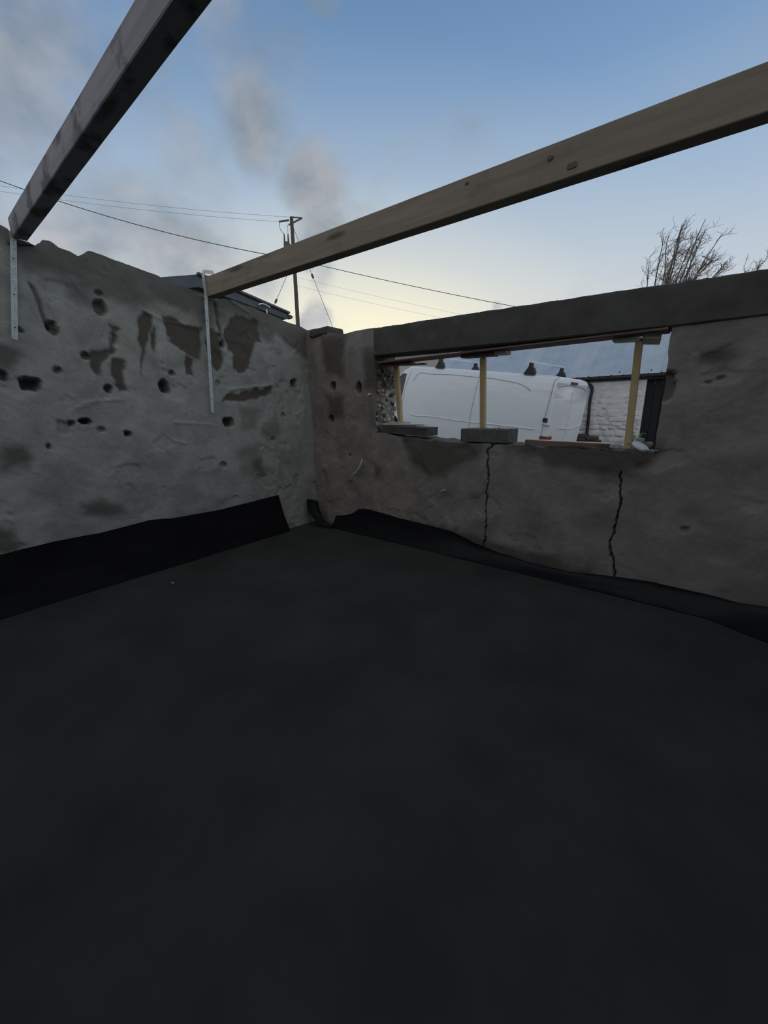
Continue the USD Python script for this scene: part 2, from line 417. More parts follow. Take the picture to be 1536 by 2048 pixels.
# left wall: broken top, pocked and patched render
LEFT_TOP = [(-6, 2.72), (-3.4, 2.76), (-2.67, 2.74), (-2.64, 2.73), (-2.58, 2.665), (-2.50, 2.66), (-2.45, 2.72), (-2.41, 2.72), (-2.36, 2.68), (-2.30, 2.67), (-2.25, 2.65), (-2.17, 2.71),
            (-2.10, 2.71), (-1.99, 2.69), (-1.88, 2.68), (-1.77, 2.67), (-1.65, 2.64), (-1.57, 2.63), (-1.48, 2.61), (-1.37, 2.60), (-1.31, 2.56), (-1.28, 2.56), (-1.12, 2.56), (-1.05, 2.59),
            (-.93, 2.59), (-.75, 2.57), (-.57, 2.54), (-.37, 2.51), (-.26, 2.49), (-.08, 2.47), (.03, 2.44), (.40, 2.44)]
ys = axis_steps([(-6.0, -3.5, .08), (-3.5, .40, .0125)])
ts = axis_steps([(0, 1, 1 / 212)])
Yg, Tg = np.meshgrid(ys, ts, indexing='ij')
topz = np.interp(ys, *zip(*LEFT_TOP)) + .022 * (fbm(np.stack([ys * 9, ys * 0, ys * 0], -1), 4, 8) - .5)
flat = (np.abs(ys + 1.21) < .12) | (np.abs(ys + 2.6) < .12)
topz = np.where(flat, np.interp(ys, *zip(*LEFT_TOP)), topz)
Zg = Tg * topz[:, None] - .05 * (1 - Tg)
L_HOLES = [(-2.71, 1.693, .062, .046, .13, 3), (-1.761, 1.713, .052, .052, .13, 3), (-1.158, 1.361, .058, .050, .14, 4), (-.236, 1.797, .046, .046, .10, 5), (-2.167, 2.311, .048, .06, .07, 2),
           (-2.21, 1.672, .035, .03, .07, 2), (-2.334, 1.923, .032, .03, .05, 2), (-2.425, 1.414, .04, .024, .12, 2), (-2.578, 1.368, .05, .058, .022, 2), (-2.518, 1.393, .026, .026, .05, 2),
           (-2.13, 1.293, .025, .024, .08, 2), (-2.694, 1.227, .018, .018, .04, 2), (-2.856, 1.742, .03, .037, .06, 2), (-2.532, 1.803, .028, .025, .04, 2), (-2.155, 2.42, .022, .02, .03, 2),
           (-1.124, 2.138, .032, .04, .05, 2), (-1.274, .916, .04, .03, .03, 2), (-2.506, 2.111, .034, .042, .06, 2), (-2.699, 2.067, .018, .022, .03, 2), (-1.667, 1.829, .03, .024, .04, 2),
           (-2.326, 1.337, .03, .02, .03, 2), (-.60, 1.15, .03, .025, .03, 2), (-.42, 1.42, .035, .03, .025, 2), (-1.22, 1.75, .03, .045, .02, 2), (-.30, .62, .05, .07, .012, 2)]
L_PATCH = [[(-1.63, 2.30), (-1.32, 2.28), (-1.37, 1.95), (-1.52, 1.99), (-1.64, 2.10)], [(-1.24, 2.29), (-1.12, 2.26), (-1.16, 1.92), (-1.27, 1.90)],
           [(-1.85, 2.32), (-1.75, 2.28), (-1.78, 2.20), (-1.84, 2.17), (-1.88, 2.01), (-1.94, 1.77), (-1.92, 2.01), (-1.96, 2.08), (-1.94, 2.18)], [(-1.80, 2.17), (-1.74, 2.21), (-1.73, 2.13), (-1.82, 2.0), (-1.83, 2.07)],
           [(-2.11, 2.16), (-2.07, 2.15), (-2.13, 2.05), (-2.11, 2.0), (-2.17, 1.91), (-2.23, 1.80), (-2.23, 1.74), (-2.30, 1.80), (-2.29, 1.88), (-2.21, 1.98), (-2.16, 2.05)],
           [(-2.11, 1.94), (-2.06, 1.90), (-2.05, 1.76), (-2.05, 1.66), (-2.14, 1.67), (-2.14, 1.81)],
           [(-1.09, 2.24), (-.91, 2.46), (-.64, 2.44), (-.67, 2.22), (-.85, 2.0), (-.88, 1.88), (-.98, 1.90), (-.98, 2.0), (-1.07, 2.08)],
           [(-1.11, 1.67), (-.54, 1.75), (-.57, 1.67), (-.85, 1.62), (-1.19, 1.57)], [(-1.53, 1.98), (-1.44, 1.96), (-1.43, 1.83), (-1.52, 1.85)]]
L_BROWN = [[(-1.11, 1.02), (-.82, 1.12), (-.80, .92), (-.89, .73), (-1.07, .80)], [(-.75, 1.30), (-.55, 1.45), (-.5, 1.2), (-.7, 1.12)], [(-1.0, 1.50), (-.75, 1.52), (-.8, 1.28), (-1.0, 1.3)]]
L_STAIN = [[(-2.97, 1.23), (-2.86, 1.22), (-2.81, 1.15), (-2.85, 1.08), (-3.0, 1.08)], [(-2.55, .75), (-2.43, .76), (-2.27, .70), (-2.27, .60), (-2.41, .58), (-2.56, .66)],
           [(-3.5, .75), (-3.0, .64), (-2.98, .52), (-3.01, .44), (-3.6, .40)], [(-2.92, 1.95), (-2.78, 1.97), (-2.70, 1.88), (-2.79, 1.77), (-2.95, 1.74)], [(-.9, .9), (-.8, .95), (-.75, .75), (-.85, .7)]]
L_LINES = [[(-2.58, 2.38), (-2.56, 2.32), (-2.55, 2.22), (-2.54, 2.14), (-2.52, 2.11)], [(-1.15, 2.52), (-1.14, 2.37), (-1.13, 2.23), (-1.10, 2.14)]]
L_LEDGE = [[(-2.42, 1.56), (-2.29, 1.58), (-2.14, 1.59)], [(-1.82, 2.33), (-1.66, 2.29), (-1.34, 2.27)], [(-1.66, 2.29), (-1.73, 1.88)], [(-1.70, 2.24), (-1.77, 1.90)], [(-1.71, 1.38), (-1.36, 1.35)],
           [(-1.11, 1.70), (-.55, 1.77)], [(-2.47, 1.52), (-2.33, 1.57)], [(-1.03, 2.60), (-.76, 2.50)], [(-1.78, 1.22), (-1.64, 1.18)], [(-.62, 1.12), (-.6, .95)]]
patch = poly_mask(Yg, Zg, L_PATCH, .013, .075)
brown = poly_mask(Yg, Zg, L_BROWN, .05, .05, 6)
stain = poly_mask(Yg, Zg, L_STAIN, .05, .05, 7)
groove = line_mask(Yg, Zg, L_LINES, .022)
ledge = line_mask(Yg, Zg, L_LEDGE, .022)
hol = holes(Yg, Zg, L_HOLES)
P3 = np.stack([Yg, Zg, Yg * 0], -1)
headband = smooth01((.30 - (topz[:, None] - Zg) + .30 * (fbm(P3 * 2.6, 4, 13) - .5) * 2) / .16) * .8
lump = .050 * (fbm(P3 * 1.6, 3, 2) - .5) + .020 * (fbm(P3 * 6, 4, 4) - .5) + .006 * (fbm(P3 * 30, 3, 6) - .5)
scars = smooth01((fbm(P3 * 4.2, 5, 31) - .60) / .05) * .010
depth = lump - hol - .016 * patch - .030 * groove + .011 * ledge * (.4 + fbm(P3 * 9, 2, 99)) - scars
front = np.stack([depth, Yg, Zg], -1)
back = np.stack([np.full_like(Yg, -.50) + .02 * lump, Yg, Zg], -1)
wl, wat = sheet_solid(front[::-1], back[::-1], dict(
    damp=np.clip(np.maximum(headband, stain * .92), 0, 1)[::-1], bare=np.clip(patch * .95 + brown * .45 + np.clip(hol / .05, 0, 1) * .5 + groove * .6, 0, 1)[::-1],
    pale=np.clip(ledge * .45 + scars / .010 * .25 + smooth01((fbm(P3 * 1.3, 4, 77) - .52) / .2) * .30 * smooth01((1.9 - Zg) / .6), 0, 1)[::-1]))
wall_left = obj('wall_left', wl, M['wall_l'], smooth=True, kind='structure', label='pitted grey rendered stone wall with broken top on the left', attrs=wat)

# window wall: 0.36 m thick; below the sill, left of the opening, right of it (the lintel bridges the opening)
WT = .36
SILL_Z = 1.150
R_HOLES = [(.436, 1.748, .05, .05, .09, 2), (.858, 1.716, .045, .06, .09, 2), (.363, 1.367, .04, .042, .10, 3), (.656, .931, .024, .013, .03, 2), (3.96, 1.745, .075, .045, .008, 2), (4.02, 1.775, .04, .05, .008, 2),
           (4.022, 1.617, .02, .014, .02, 2), (3.96, 1.596, .02, .012, .02, 2), (3.988, .58, .03, .025, .02, 2), (3.74, 1.58, .05, .09, .05, 2), (.2, .62, .05, .1, .015, 2), (.62, .55, .06, .09, .012, 2)]
R_STAIN = [[(1.43, 1.20), (2.37, 1.20), (2.35, 1.01), (2.17, .90), (1.94, .79), (1.76, .79), (1.63, .88), (1.53, 1.01)], [(2.62, 1.2), (3.78, 1.2), (3.72, .97), (3.54, .92), (3.37, .93), (3.10, .97), (2.84, 1.03), (2.65, 1.08)],
           [(1.83, .26), (2.42, .20), (3.0, .17), (3.42, .13), (3.42, 0), (2.63, 0), (2.08, 0)], [(3.88, 1.80), (3.99, 1.82), (4.08, 1.72), (4.03, 1.68), (3.90, 1.71)], [(1.03, .87), (1.18, .85), (1.18, .71), (1.07, .70)],
           [(.25, 2.30), (.66, 2.30), (.64, 1.81), (.31, 1.89)], [(.30, 1.66), (.63, 1.66), (.57, 1.41), (.34, 1.40)], [(.95, 2.1), (1.2, 2.1), (1.2, 1.6), (.95, 1.7)]]
CRACKS = [[(2.50, 1.16), (2.49, 1.13), (2.445, 1.07), (2.455, .94), (2.475, .80), (2.455, .65), (2.47, .51), (2.46, .30), (2.46, .12)], [(3.54, .96), (3.55, .83), (3.56, .71), (3.555, .54), (3.535, .39), (3.55, .27), (3.60, .10)]]


def right_front(Xg, Zg):
    """(outward displacement into the room, damp, bare, pale) of the window wall's inner face."""
    p = np.stack([Xg, Zg, Xg * 0 + 4], -1)
    lump = .055 * (fbm(p * 1.5, 3, 52) - .5) + .016 * (fbm(p * 6, 4, 54) - .5) + .005 * (fbm(p * 30, 3, 56) - .5)
    hol = holes(Xg, Zg, R_HOLES, 60)
    st = poly_mask(Xg, Zg, R_STAIN, .06, .06, 62)
    cr = line_mask(Xg + .020 * (fbm(p * 40, 2, 66) - .5), Zg, CRACKS, .009, .022, 64)
    scars = smooth01((fbm(p * 3.7, 5, 81) - .61) / .05) * .008
    blot = smooth01((fbm(p * 1.9, 4, 91) - .55) / .15) * .35
    return (lump - hol - .05 * cr - scars, np.clip(st * .85 + blot, 0, 1), np.clip(np.clip(hol / .05, 0, 1) * .55 + cr, 0, 1),
            np.clip(scars / .008 * .2 + smooth01((fbm(p * 2.3, 4, 97) - .55) / .12) * .3 * smooth01((1.1 - Zg) / .5), 0, 1))


def wall_piece(xg, zg):
    d, a, b, c = right_front(xg, zg)
    fr = np.stack([xg, -d, zg], -1)
    bk = np.stack([xg, np.full_like(xg, WT), zg], -1)
    return sheet_solid(fr, bk, dict(damp=a, bare=b, pale=c))


pieces, masks = [], []
xs = axis_steps([(-.02, 2.38, .0125), (2.38, 2.54, .004), (2.54, 3.46, .0125), (3.46, 3.68, .004), (3.68, 4.9, .0125), (4.9, 6.4, .08)])
tt = axis_steps([(0, 1, 1 / 92)])
Xg, Tg2 = np.meshgrid(xs, tt, indexing='ij')
sill = SILL_Z + np.where((xs > 1.08) & (xs < 3.74), -.012 + .030 * (fbm(np.stack([xs * 9, xs * 0, xs * 0], -1), 4, 19) - .5) + np.interp(xs, [1.0, 1.10, 1.22, 1.36, 1.55, 1.8, 2.1, 2.8, 3.74], [.085, .08, .066, .05, .032, .014, 0, -.012, -.02]), 0)
pc, mk = wall_piece(Xg, Tg2 * sill[:, None] - .05 * (1 - Tg2))
pieces.append(pc); masks.append(mk)
zt = axis_steps([(0, 1, 1 / 100)])
R_TOP = [(-.02, 2.42), (.07, 2.42), (.12, 2.38), (.40, 2.35), (.42, 2.345), (.55, 2.32), (.66, 2.305), (.80, 2.315), (1.2, 2.305)]
uu = axis_steps([(0, 1, 1 / 90)])
Ug, Tg3 = np.meshgrid(uu, zt, indexing='ij')
topL = np.interp(uu * 1.10 - .02, *zip(*R_TOP))
Zl = SILL_Z + Tg3 * (topL[:, None] - SILL_Z)
jl = 1.075 + .035 * smooth01((Zl - 1.2) / .7) + .03 * (fbm(np.stack([Zl * 7, Zl * 0, Zl * 0], -1), 3, 15) - .5)
pc, mk = wall_piece(-.02 + Ug * (jl + .02), Zl)
pieces.append(pc); masks.append(mk)
ur = np.r_[np.linspace(0, .45, 90), np.linspace(.45, 1, 30)[1:]]
Ug, Tg3 = np.meshgrid(ur, zt, indexing='ij')
Zr = SILL_Z - .03 + Tg3 * (np.where(3.73 + ur * 2.67 < 5.25, 1.965, 2.25)[:, None] - SILL_Z + .03)
jr = 3.725 + .02 * (fbm(np.stack([Zr * 8, Zr * 0, Zr * 0 + 3], -1), 3, 17) - .5) - .012 * (Zr - 1.5)
pc, mk = wall_piece(jr + Ug * (6.4 - jr), Zr)
pieces.append(pc); masks.append(mk)
wr = trimesh.util.concatenate(pieces)
wall_right = obj('wall_right', wr, M['wall_r'], smooth=True, kind='structure', label='brown-grey rendered stone wall with a long window opening and two cracks',
                 attrs={k: np.concatenate([m[k] for m in masks]) for k in ('damp', 'bare', 'pale')})
# rubble stones showing in the left reveal of the opening
k = 0
zc = 1.18
while zc < 1.93:
    hz = rng.uniform(.035, .062)
    yc = .0
    while yc < .34:
        hy = min(rng.uniform(.03, .085), .36 - yc)
        s_ = stone(1.062 + .035 * smooth01((zc - 1.2) / .7) + rng.uniform(-.012, .012), yc + hy / 2 + .012, zc + hz / 2 + rng.uniform(-.012, .012), .035, hy * .62, hz * .66, 100 + k, 22, .38)
        obj('stone', s_, M['rubble_pink'] if (k * 7) % 6 == 0 else M['rubble'] if zc < 1.66 and k % 4 else M['slab_dark'] if k % 3 else M['wall_r'], wall_right, smooth=25)
        k += 1
        yc += hy
    zc += hz
# unseen walls close the room behind the photographer, made extra tall to shade it
obj('wall_rear', box(-.5, 6.9, -6.45, -6.0, -.05, 3.4, .01), M['wall_l'], kind='structure', label='plain rendered wall closing the room at the rear')
obj('wall_side', box(6.4, 6.9, -6.0, .36, -.05, 4.2, .01), M['wall_r'], kind='structure', label='tall rendered wall carrying the far ends of the roof timbers')

# loose stone on the wall head in the corner
s = box(.06, .405, -.012, .26, 2.335, 2.425, .016).subdivide().subdivide()
s.vertices += .022 * (np.stack([fbm(s.vertices * 11 + q_, 3, 201 + q_) for q_ in range(3)], -1) - .5)
obj('loose_stone', s, M['slab_dark'], smooth=40, label='flat loose stone lying on the wall head in the room corner', cat='stone')

# ---------------------------------------------------------------- lintel, rafters, straps
lx = axis_steps([(.80, 5.25, .03)])
prof = [(.012, .0), (.0, .04)] + [(.0, t_) for t_ in np.linspace(.12, .88, 8)] + [(.004, .97), (.025, 1.0), (.22, 1.0), (.22, 0.0)]
rings = []
for i, x in enumerate(lx):
    zt_, zb_ = np.interp(x, [.75, 4.14, 5.25], [2.318, 2.225, 2.198]), np.interp(x, [.75, 1.2, 2.6, 3.71, 5.25], [2.03, 2.025, 1.985, 1.966, 1.966])
    q3 = np.array([[x * 4, t_ * 1.2, 2] for _, t_ in prof])
    rough = .030 * (fbm(q3, 4, 72) - .5) + .010 * (fbm(q3 * 5, 3, 73) - .5)
    y0_ = np.interp(x, [1.03, 1.11], [.07, -.018])
    rings.append([(x, y + (y0_ + rough[j] if y < .1 else 0), zb_ + t_ * (zt_ - zb_) + (.8 * rough[j] if t_ > .9 and y < .1 else 0)) for j, (y, t_) in enumerate(prof)])
rings = np.array(rings)
v = np.vstack([rings.reshape(-1, 3), rings[0].mean(0)[None], rings[-1].mean(0)[None]])
f, q = [], len(prof)
for i in range(len(lx) - 1):
    for j in range(q):
        a, b = i * q + j, i * q + (j + 1) % q
        f += [(a, b, b + q), (a, b + q, a + q)]
n0 = len(lx) * q
for j in range(q):
    f += [(n0, (j + 1) % q, j), (n0 + 1, n0 - q + j, n0 - q + (j + 1) % q)]
lt = trimesh.Trimesh(v, np.array(f)[:, ::-1], process=False)
trimesh.repair.fix_normals(lt)
lintel = thing('concrete_lintel', 'long dark weathered concrete lintel bridging the window opening', 'lintel', kind='thing')
obj('lintel_body', lt, M['lintel'], lintel, smooth=30)
obj('soffit_board', box(1.14, 3.70, -.012, .20, 1.952, 1.966, .003), M['old_timber'], lintel, label='reddish old board under the lintel')
tufts = []
for i in range(240):
    x = rng.uniform(1.12, 4.8)
    z = np.interp(x, [.75, 4.14, 5.25], [2.318, 2.225, 2.198]) - .002
    tufts.append(stone(x, rng.uniform(.01, .06), z, rng.uniform(.008, .03), .02, rng.uniform(.001, .005), 900 + i, 9, .3))
obj('moss_fringe', tufts, M['lintel_moss'], lintel, kind='stuff', label='thin mossy crust along the top edge')


def rafter(x0, y0, x1, y1, w, z0, z1, mat, label, extra=()):
    """Squared roof timber with slightly wavy sawn edges, its lower front arris from (x0, y0) to (x1, y1)."""
    t = thing('rafter', label, 'beam', kind='thing')
    n = 60
    xs_ = np.linspace(x0, x1, n)
    ring = []
    for i, x in enumerate(xs_):
        y = np.interp(x, [x0, x1], [y0, y1])
        e = [.004 * (fbm(np.array([[x * 3.1, k_, z0]]), 3, 33 + k_)[0] - .5) for k_ in range(8)]
        c = .004
        ring.append([(x, y + e[0], z0 + c), (x, y + c, z0 + e[1]), (x, y + w - c, z0 + e[2]), (x, y + w + e[3], z0 + c), (x, y + w + e[3], z1 - c), (x, y + w - c, z1 + e[4]), (x, y + c, z1 + e[5]), (x, y + e[6], z1 - c)])
    ring = np.array(ring)
    v = np.vstack([ring.reshape(-1, 3), ring[0].mean(0)[None], ring[-1].mean(0)[None]])
    f = []
    for i in range(n - 1):
        for j in range(8):
            a, b = i * 8 + j, i * 8 + (j + 1) % 8
            f += [(a, b, b + 8), (a, b + 8, a + 8)]
    for j in range(8):
        f += [(n * 8, (j + 1) % 8, j), (n * 8 + 1, n * 8 - 8 + j, n * 8 - 8 + (j + 1) % 8)]
    m = trimesh.Trimesh(v, f, process=False)
    trimesh.repair.fix_normals(m)
    obj('timber', m, mat, t, smooth=25)
    for (x, y, z, r) in extra:                                       # knots standing slightly proud on the seen face
        obj('knot', stone(x, y + .001, z, r * 1.5, .003, r, int(x * 100), 30, .05), M['knot'], t, smooth=40)
    return t


rafter(.03, -2.63, 6.41, -2.63, .082, 2.665, 2.785, M['rafter_grey'], 'grey sawn roof rafter with dark stains crossing high at upper left')
rafter(-.02, -1.235, 6.41, -.88, .095, 2.565, 2.735, M['rafter_tan'], 'tan sawn roof rafter with knots running above the window', [(3.17, -1.062, 2.675, .012), (3.28, -1.056, 2.61, .016), (2.72, -1.085, 2.70, .010)])
# packing stones under the bearing ends
obj('packing_stone', stone(-.10, -2.585, 2.648, .13, .085, .026, 61, 26, .1), M['slab_dark'], smooth=40, label='small dark stone packed under the end of the grey rafter', cat='stone')


def strap(label, top, bend, bottom, w, twist_up):
    """Perforated galvanised strap nailed to the wall, its upper end folded over the rafter."""
    t = thing('restraint_strap', label, 'strap')
    top, bottom = np.array(top, float), np.array(bottom, float)
    L = np.linalg.norm(top - bottom)
    rect = Polygon([(-w / 2, 0), (w / 2, 0), (w / 2, L), (-w / 2, L)])
    k = 0
    s = .02
    while s < L - .01:                                                # staggered slots and round holes
        c = shapely.Point(0 if k % 3 else w * .18 * (1 if k % 2 else -1), s).buffer(.0028, 6)
        rect = rect.difference(c)
        s += .022
        k += 1
    m = trimesh.creation.extrude_polygon(rect, .0022, engine='earcut')
    d = (top - bottom) / L
    Mx = np.eye(4)
    n_ = np.array([1.0, 0, 0]); n_ -= d * (n_ @ d); n_ /= np.linalg.norm(n_)
    Mx[:3, :3] = np.array([np.cross(d, n_), d, n_]).T
    Mx[:3, 3] = bottom
    m.apply_transform(Mx)
    obj('strap_leg', m, M['galv'], t)
    hp = [top, *bend]
    fold = [bar(a, b, w * .95, .0024, up=(1, .3, .1), bev=.0004) for a, b in zip(hp[:-1], hp[1:])]
    obj('folded_end', fold, M['galv'], t)
    for fr in (.12, .45, .8):
        q = bottom + (top - bottom) * fr
        h = trimesh.creation.cylinder(.0045, .004, sections=12)
        h.apply_transform(trimesh.geometry.align_vectors([0, 0, 1], [1, 0, 0]))
        h.apply_translation(q + [.003, 0, 0])
        obj('nail_head', h, M['steel'], t)
    return t


strap('pale galvanised strap hanging down the wall below the grey rafter', (.035, -2.625, 2.665), [(.05, -2.634, 2.70)], (.026, -2.745, 1.995), .034, 1)
strap('long narrow galvanised strap hanging down the wall below the tan rafter', (.03, -1.258, 2.565), [(.02, -1.252, 2.60), (.015, -1.252, 2.745), (.012, -1.235, 2.785), (.015, -1.14, 2.795)], (.025, -1.335, 1.465), .033, 1)

# ---------------------------------------------------------------- polythene damp-proof membrane
yy = axis_steps([(-4.6, -.625, .025)])
hh = np.linspace(0, 1, 26)
Yg, Hg = np.meshgrid(yy, hh, indexing='ij')
ht = np.interp(yy, [-4.6, -3.3, -3.12, -2.82, -2.48, -2.08, -1.9, -1.38, -1.0, -.625], [.46, .45, .46, .475, .465, .485, .46, .44, .455, .47]) + .008 * (fbm(np.stack([yy * 5, yy * 0, yy * 0], -1), 3, 44) - .5)
lean = .075 * (1 - Hg) ** 1.6 + .012
fold = .035 * (fbm(np.stack([Yg * 1.9, Hg * 1.6, Yg * 0], -1), 4, 45) - .45) * (1 - Hg * .7)
endpull = np.where(Yg > -.70, (Yg + .70) * 1.0 * (1 - Hg) * .9, 0)
fr = np.stack([np.maximum(lean + fold, .012) + .02, Yg + endpull, Hg * ht[:, None] + .004], -1)
bk = fr + np.array([-.004, 0, 0])
obj('plastic_membrane', sheet_solid(fr[::-1], bk[::-1]), M['dpm'], smooth=True, label='tall black polythene membrane turned up along the foot of the left wall', cat='plastic sheet')

xx = axis_steps([(.40, 6.2, .025)])
hh = np.linspace(0, 1, 16)
Xg, Hg = np.meshgrid(xx, hh, indexing='ij')
ht = np.interp(xx, [.36, .54, .70, .81, .92, 1.01, 1.2, 1.43, 1.83, 2.11, 2.37, 2.63, 2.92, 3.27, 3.6, 3.87, 4.14, 4.36, 4.7, 6.2], [.12, .15, .20, .27, .295, .30, .28, .26, .245, .225, .155, .105, .075, .075, .115, .14, .135, .12, .17, .2])
ht = ht + .010 * (fbm(np.stack([xx * 5, xx * 0, xx * 0], -1), 3, 47) - .5)
foot = np.interp(xx, [.36, .8, 1.3, 2, 3, 4.2, 4.6, 6.2], [.10, .12, .10, .10, .11, .12, .30, .3])
fold = .030 * (fbm(np.stack([Xg * 2.2, Hg * 1.5, Xg * 0], -1), 4, 49) - .4)
yv = -(foot[:, None] * (1 - Hg) ** 1.5 + .028 + np.maximum(fold, -.008) * (1 - Hg * .5))
zv = Hg ** 1.15 * ht[:, None] + .005 + .014 * (fbm(np.stack([Xg * 5, Hg * 3, Xg * 0 + 9], -1), 3, 50) - .3) * (1 - Hg)
fr = np.stack([Xg, yv, zv], -1)
bk = fr + np.array([0, .004, 0])
obj('plastic_membrane', sheet_solid(fr, bk), M['dpm'], smooth=True, label='low crumpled black polythene membrane along the foot of the window wall', cat='plastic sheet')

# torn end of the sheet curling up in the corner
path = spline([(.50, -.13, .045), (.36, -.15, .05), (.24, -.155, .085), (.15, -.15, .16), (.105, -.14, .24), (.085, -.125, .325)], 26)
half = np.interp(np.linspace(0, 1, 26), [0, .4, .75, 1], [.05, .075, .085, .075])
wd = np.linspace(-1, 1, 9)
side = np.array([.66, .70, -.26]); side /= np.linalg.norm(side)
fr = path[:, None, :] + wd[None, :, None] * half[:, None, None] * side + np.array([.025, -.03, 0]) * (wd[None, :, None] ** 2)
fr[..., 2] = np.maximum(fr[..., 2], .012)
bk = fr + np.array([-.003, -.003, -.003])
obj('plastic_offcut', sheet_solid(fr, bk), M['dpm_green'], smooth=True, label='torn black-green plastic flap curling up in the room corner', cat='plastic sheet')

# ---------------------------------------------------------------- props and things in the window opening
def prop(label, bottom, top, w=.047):
    t = thing('timber_prop', label, 'post')
    bottom, top = np.array(bottom, float), np.array(top, float)
    m = bar(bottom, top, w, w, up=(0, 1, 0), bev=.002)
    obj('post', m, M['prop'], t)
    u = (top - bottom) / np.linalg.norm(top - bottom)
    for k_, fr_ in enumerate((.93, .05)):
        c = bottom + (top - bottom) * fr_ + [-.006 + .012 * k_, -w / 2 - .0015, 0]
        h = trimesh.creation.cylinder(.004, .004, sections=10)
        h.apply_transform(trimesh.geometry.align_vectors([0, 0, 1], [0, 1, 0]))
        h.apply_translation(c)
        obj('screw_head', h, M['steel'], t)
    return t


prop('leftmost leaning yellow pine prop standing on offcuts over the dark slab', (1.315, .175, 1.330), (1.262, .175, 1.925))
prop('middle yellow pine prop standing upright on the grey concrete block', (2.330, .135, 1.276), (2.300, .135, 1.912))
prop('rightmost yellow pine prop standing beside the white disc', (3.547, .12, 1.135), (3.527, .12, 1.905))


def plate(label, parts):
    t = thing('head_plate', label, 'timber plate')
    for nm, b, mt in parts:
        obj(nm, b, mt, t)
    return t


plate('reddish timber plate wedged between the lintel and the leftmost prop', [('plank', bar((1.09, .125, 1.940), (1.50, .15, 1.934), .11, .022), M['old_timber']), ('plank', bar((1.30, .235, 1.938), (1.62, .235, 1.925), .06, .016), M['pale_timber'])])
plate('short timber plate between the lintel and the middle prop', [('plank', bar((2.10, .125, 1.938), (2.43, .125, 1.928), .12, .024), M['old_timber']), ('end_block', bar((2.44, .12, 1.936), (2.545, .12, 1.932), .125, .030), M['pale_timber'])])
plate('pale timber offcuts stacked between the lintel and the rightmost prop', [('plank', bar((3.36, .12, 1.932), (3.54, .12, 1.922), .11, .020), M['pale_timber']), ('end_block', bar((3.545, .12, 1.928), (3.655, .125, 1.915), .12, .042, up=(0, .25, 1)), M['pale_timber'])])

# slab and offcuts under the leftmost prop
sl = trimesh.creation.box((.60, .22, .085), )
sl = sl.subdivide().subdivide().subdivide()
vv = sl.vertices
vv += .012 * (np.stack([fbm(vv * 14, 3, 86), fbm(vv * 14 + 5, 3, 87), fbm(vv * 14 + 9, 3, 88)], -1) - .5)
sl.apply_transform(trimesh.transformations.rotation_matrix(math.radians(2.2), [0, 1, 0]))
sl.apply_translation((1.47, .12, 1.243))
obj('stone_slab', sl, M['slab_dark'], smooth=40, label='dark rough slab on the sill under the leftmost prop', cat='stone')
obj('timber_offcut', bar((1.14, .075, 1.306), (1.62, .205, 1.296), .05, .016), M['board_top'], label='upper pale lath lying on the dark slab under the leftmost prop', cat='offcut')
obj('timber_offcut', bar((1.12, .20, 1.303), (1.55, .27, 1.294), .045, .018), M['board_top'], label='rear pale lath lying behind the leftmost prop', cat='offcut')
obj('timber_offcut', bar((1.21, .10, 1.324), (1.42, .21, 1.322), .08, .014), M['pale_timber'], label='short thin board directly under the foot of the leftmost prop', cat='offcut')
# concrete block under the middle prop
bl = box(2.155, 2.640, .012, .232, 1.148, 1.272, .006)
bl.apply_translation((-2.4, -.12, 0)); bl.apply_transform(trimesh.transformations.rotation_matrix(math.radians(-3), [0, 0, 1])); bl.apply_translation((2.4, .12, 0))
cb = thing('concrete_block', 'grey concrete block lying on the sill under the middle prop', 'block')
obj('block_body', bl, M['block'], cb)
cr = [stone(2.24 + .05 * i + rng.uniform(-.02, .02), .12 + rng.uniform(-.07, .08), 1.277, rng.uniform(.008, .02), rng.uniform(.008, .018), rng.uniform(.004, .008), 300 + i, 12) for i in range(9)]
obj('mortar_crumbs', cr, M['rubble'], cb, kind='stuff', label='pale mortar crumbs on top of the block')
# long board on the sill
bd = thing('sill_board', 'long timber board with a painted sky-lit top edge lying on the sill', 'board')
obj('board', bar((2.775, .07, 1.160), (3.455, .06, 1.147), .060, .042), M['old_timber'], bd)
obj('skylit_top', bar((2.775, .07, 1.1845), (3.455, .06, 1.1715), .056, .008), M['board_top'], bd, label='pale strip painting the sky reflection on the board top')  # pale strip paints the sky reflected along the board's top
obj('sill_stone', stone(3.475, .03, 1.155, .042, .05, .024, 17, 40, .08), M['rubble'], smooth=60, label='rounded grey stone on the sill left of the rightmost prop', cat='stone')
for i, (x, y, z, r) in enumerate([(3.60, .28, 1.17, .05), (3.66, .31, 1.155, .04)]):
    obj('sill_stone', stone(x, y, z, r, r * .8, r * .8, 70 + i, 24, .25), M['rubble'], smooth=50, cat='stone', label=['mossy pale stone on the back of the sill behind the white disc', 'small stone at the back right end of the sill'][i])
lid = trimesh.creation.cylinder(.060, .009, sections=48)
lid.apply_transform(trimesh.transformations.rotation_matrix(math.radians(30), [0, 1, 0]))
lid.apply_transform(trimesh.transformations.rotation_matrix(math.radians(14), [1, 0, 0]))
lid.apply_translation((3.632, .10, 1.157))
rim = trimesh.creation.annulus(.054, .062, .014, sections=48)
rim.apply_transform(trimesh.transformations.rotation_matrix(math.radians(30), [0, 1, 0]))
rim.apply_transform(trimesh.transformations.rotation_matrix(math.radians(14), [1, 0, 0]))
rim.apply_translation((3.632, .10, 1.157))
ld = thing('plastic_disc', 'white round plastic disc tilted against the rightmost prop on the sill', 'disc')
obj('face', lid, M['white'], ld, smooth=40)
obj('rim', rim, M['white'], ld, smooth=40)
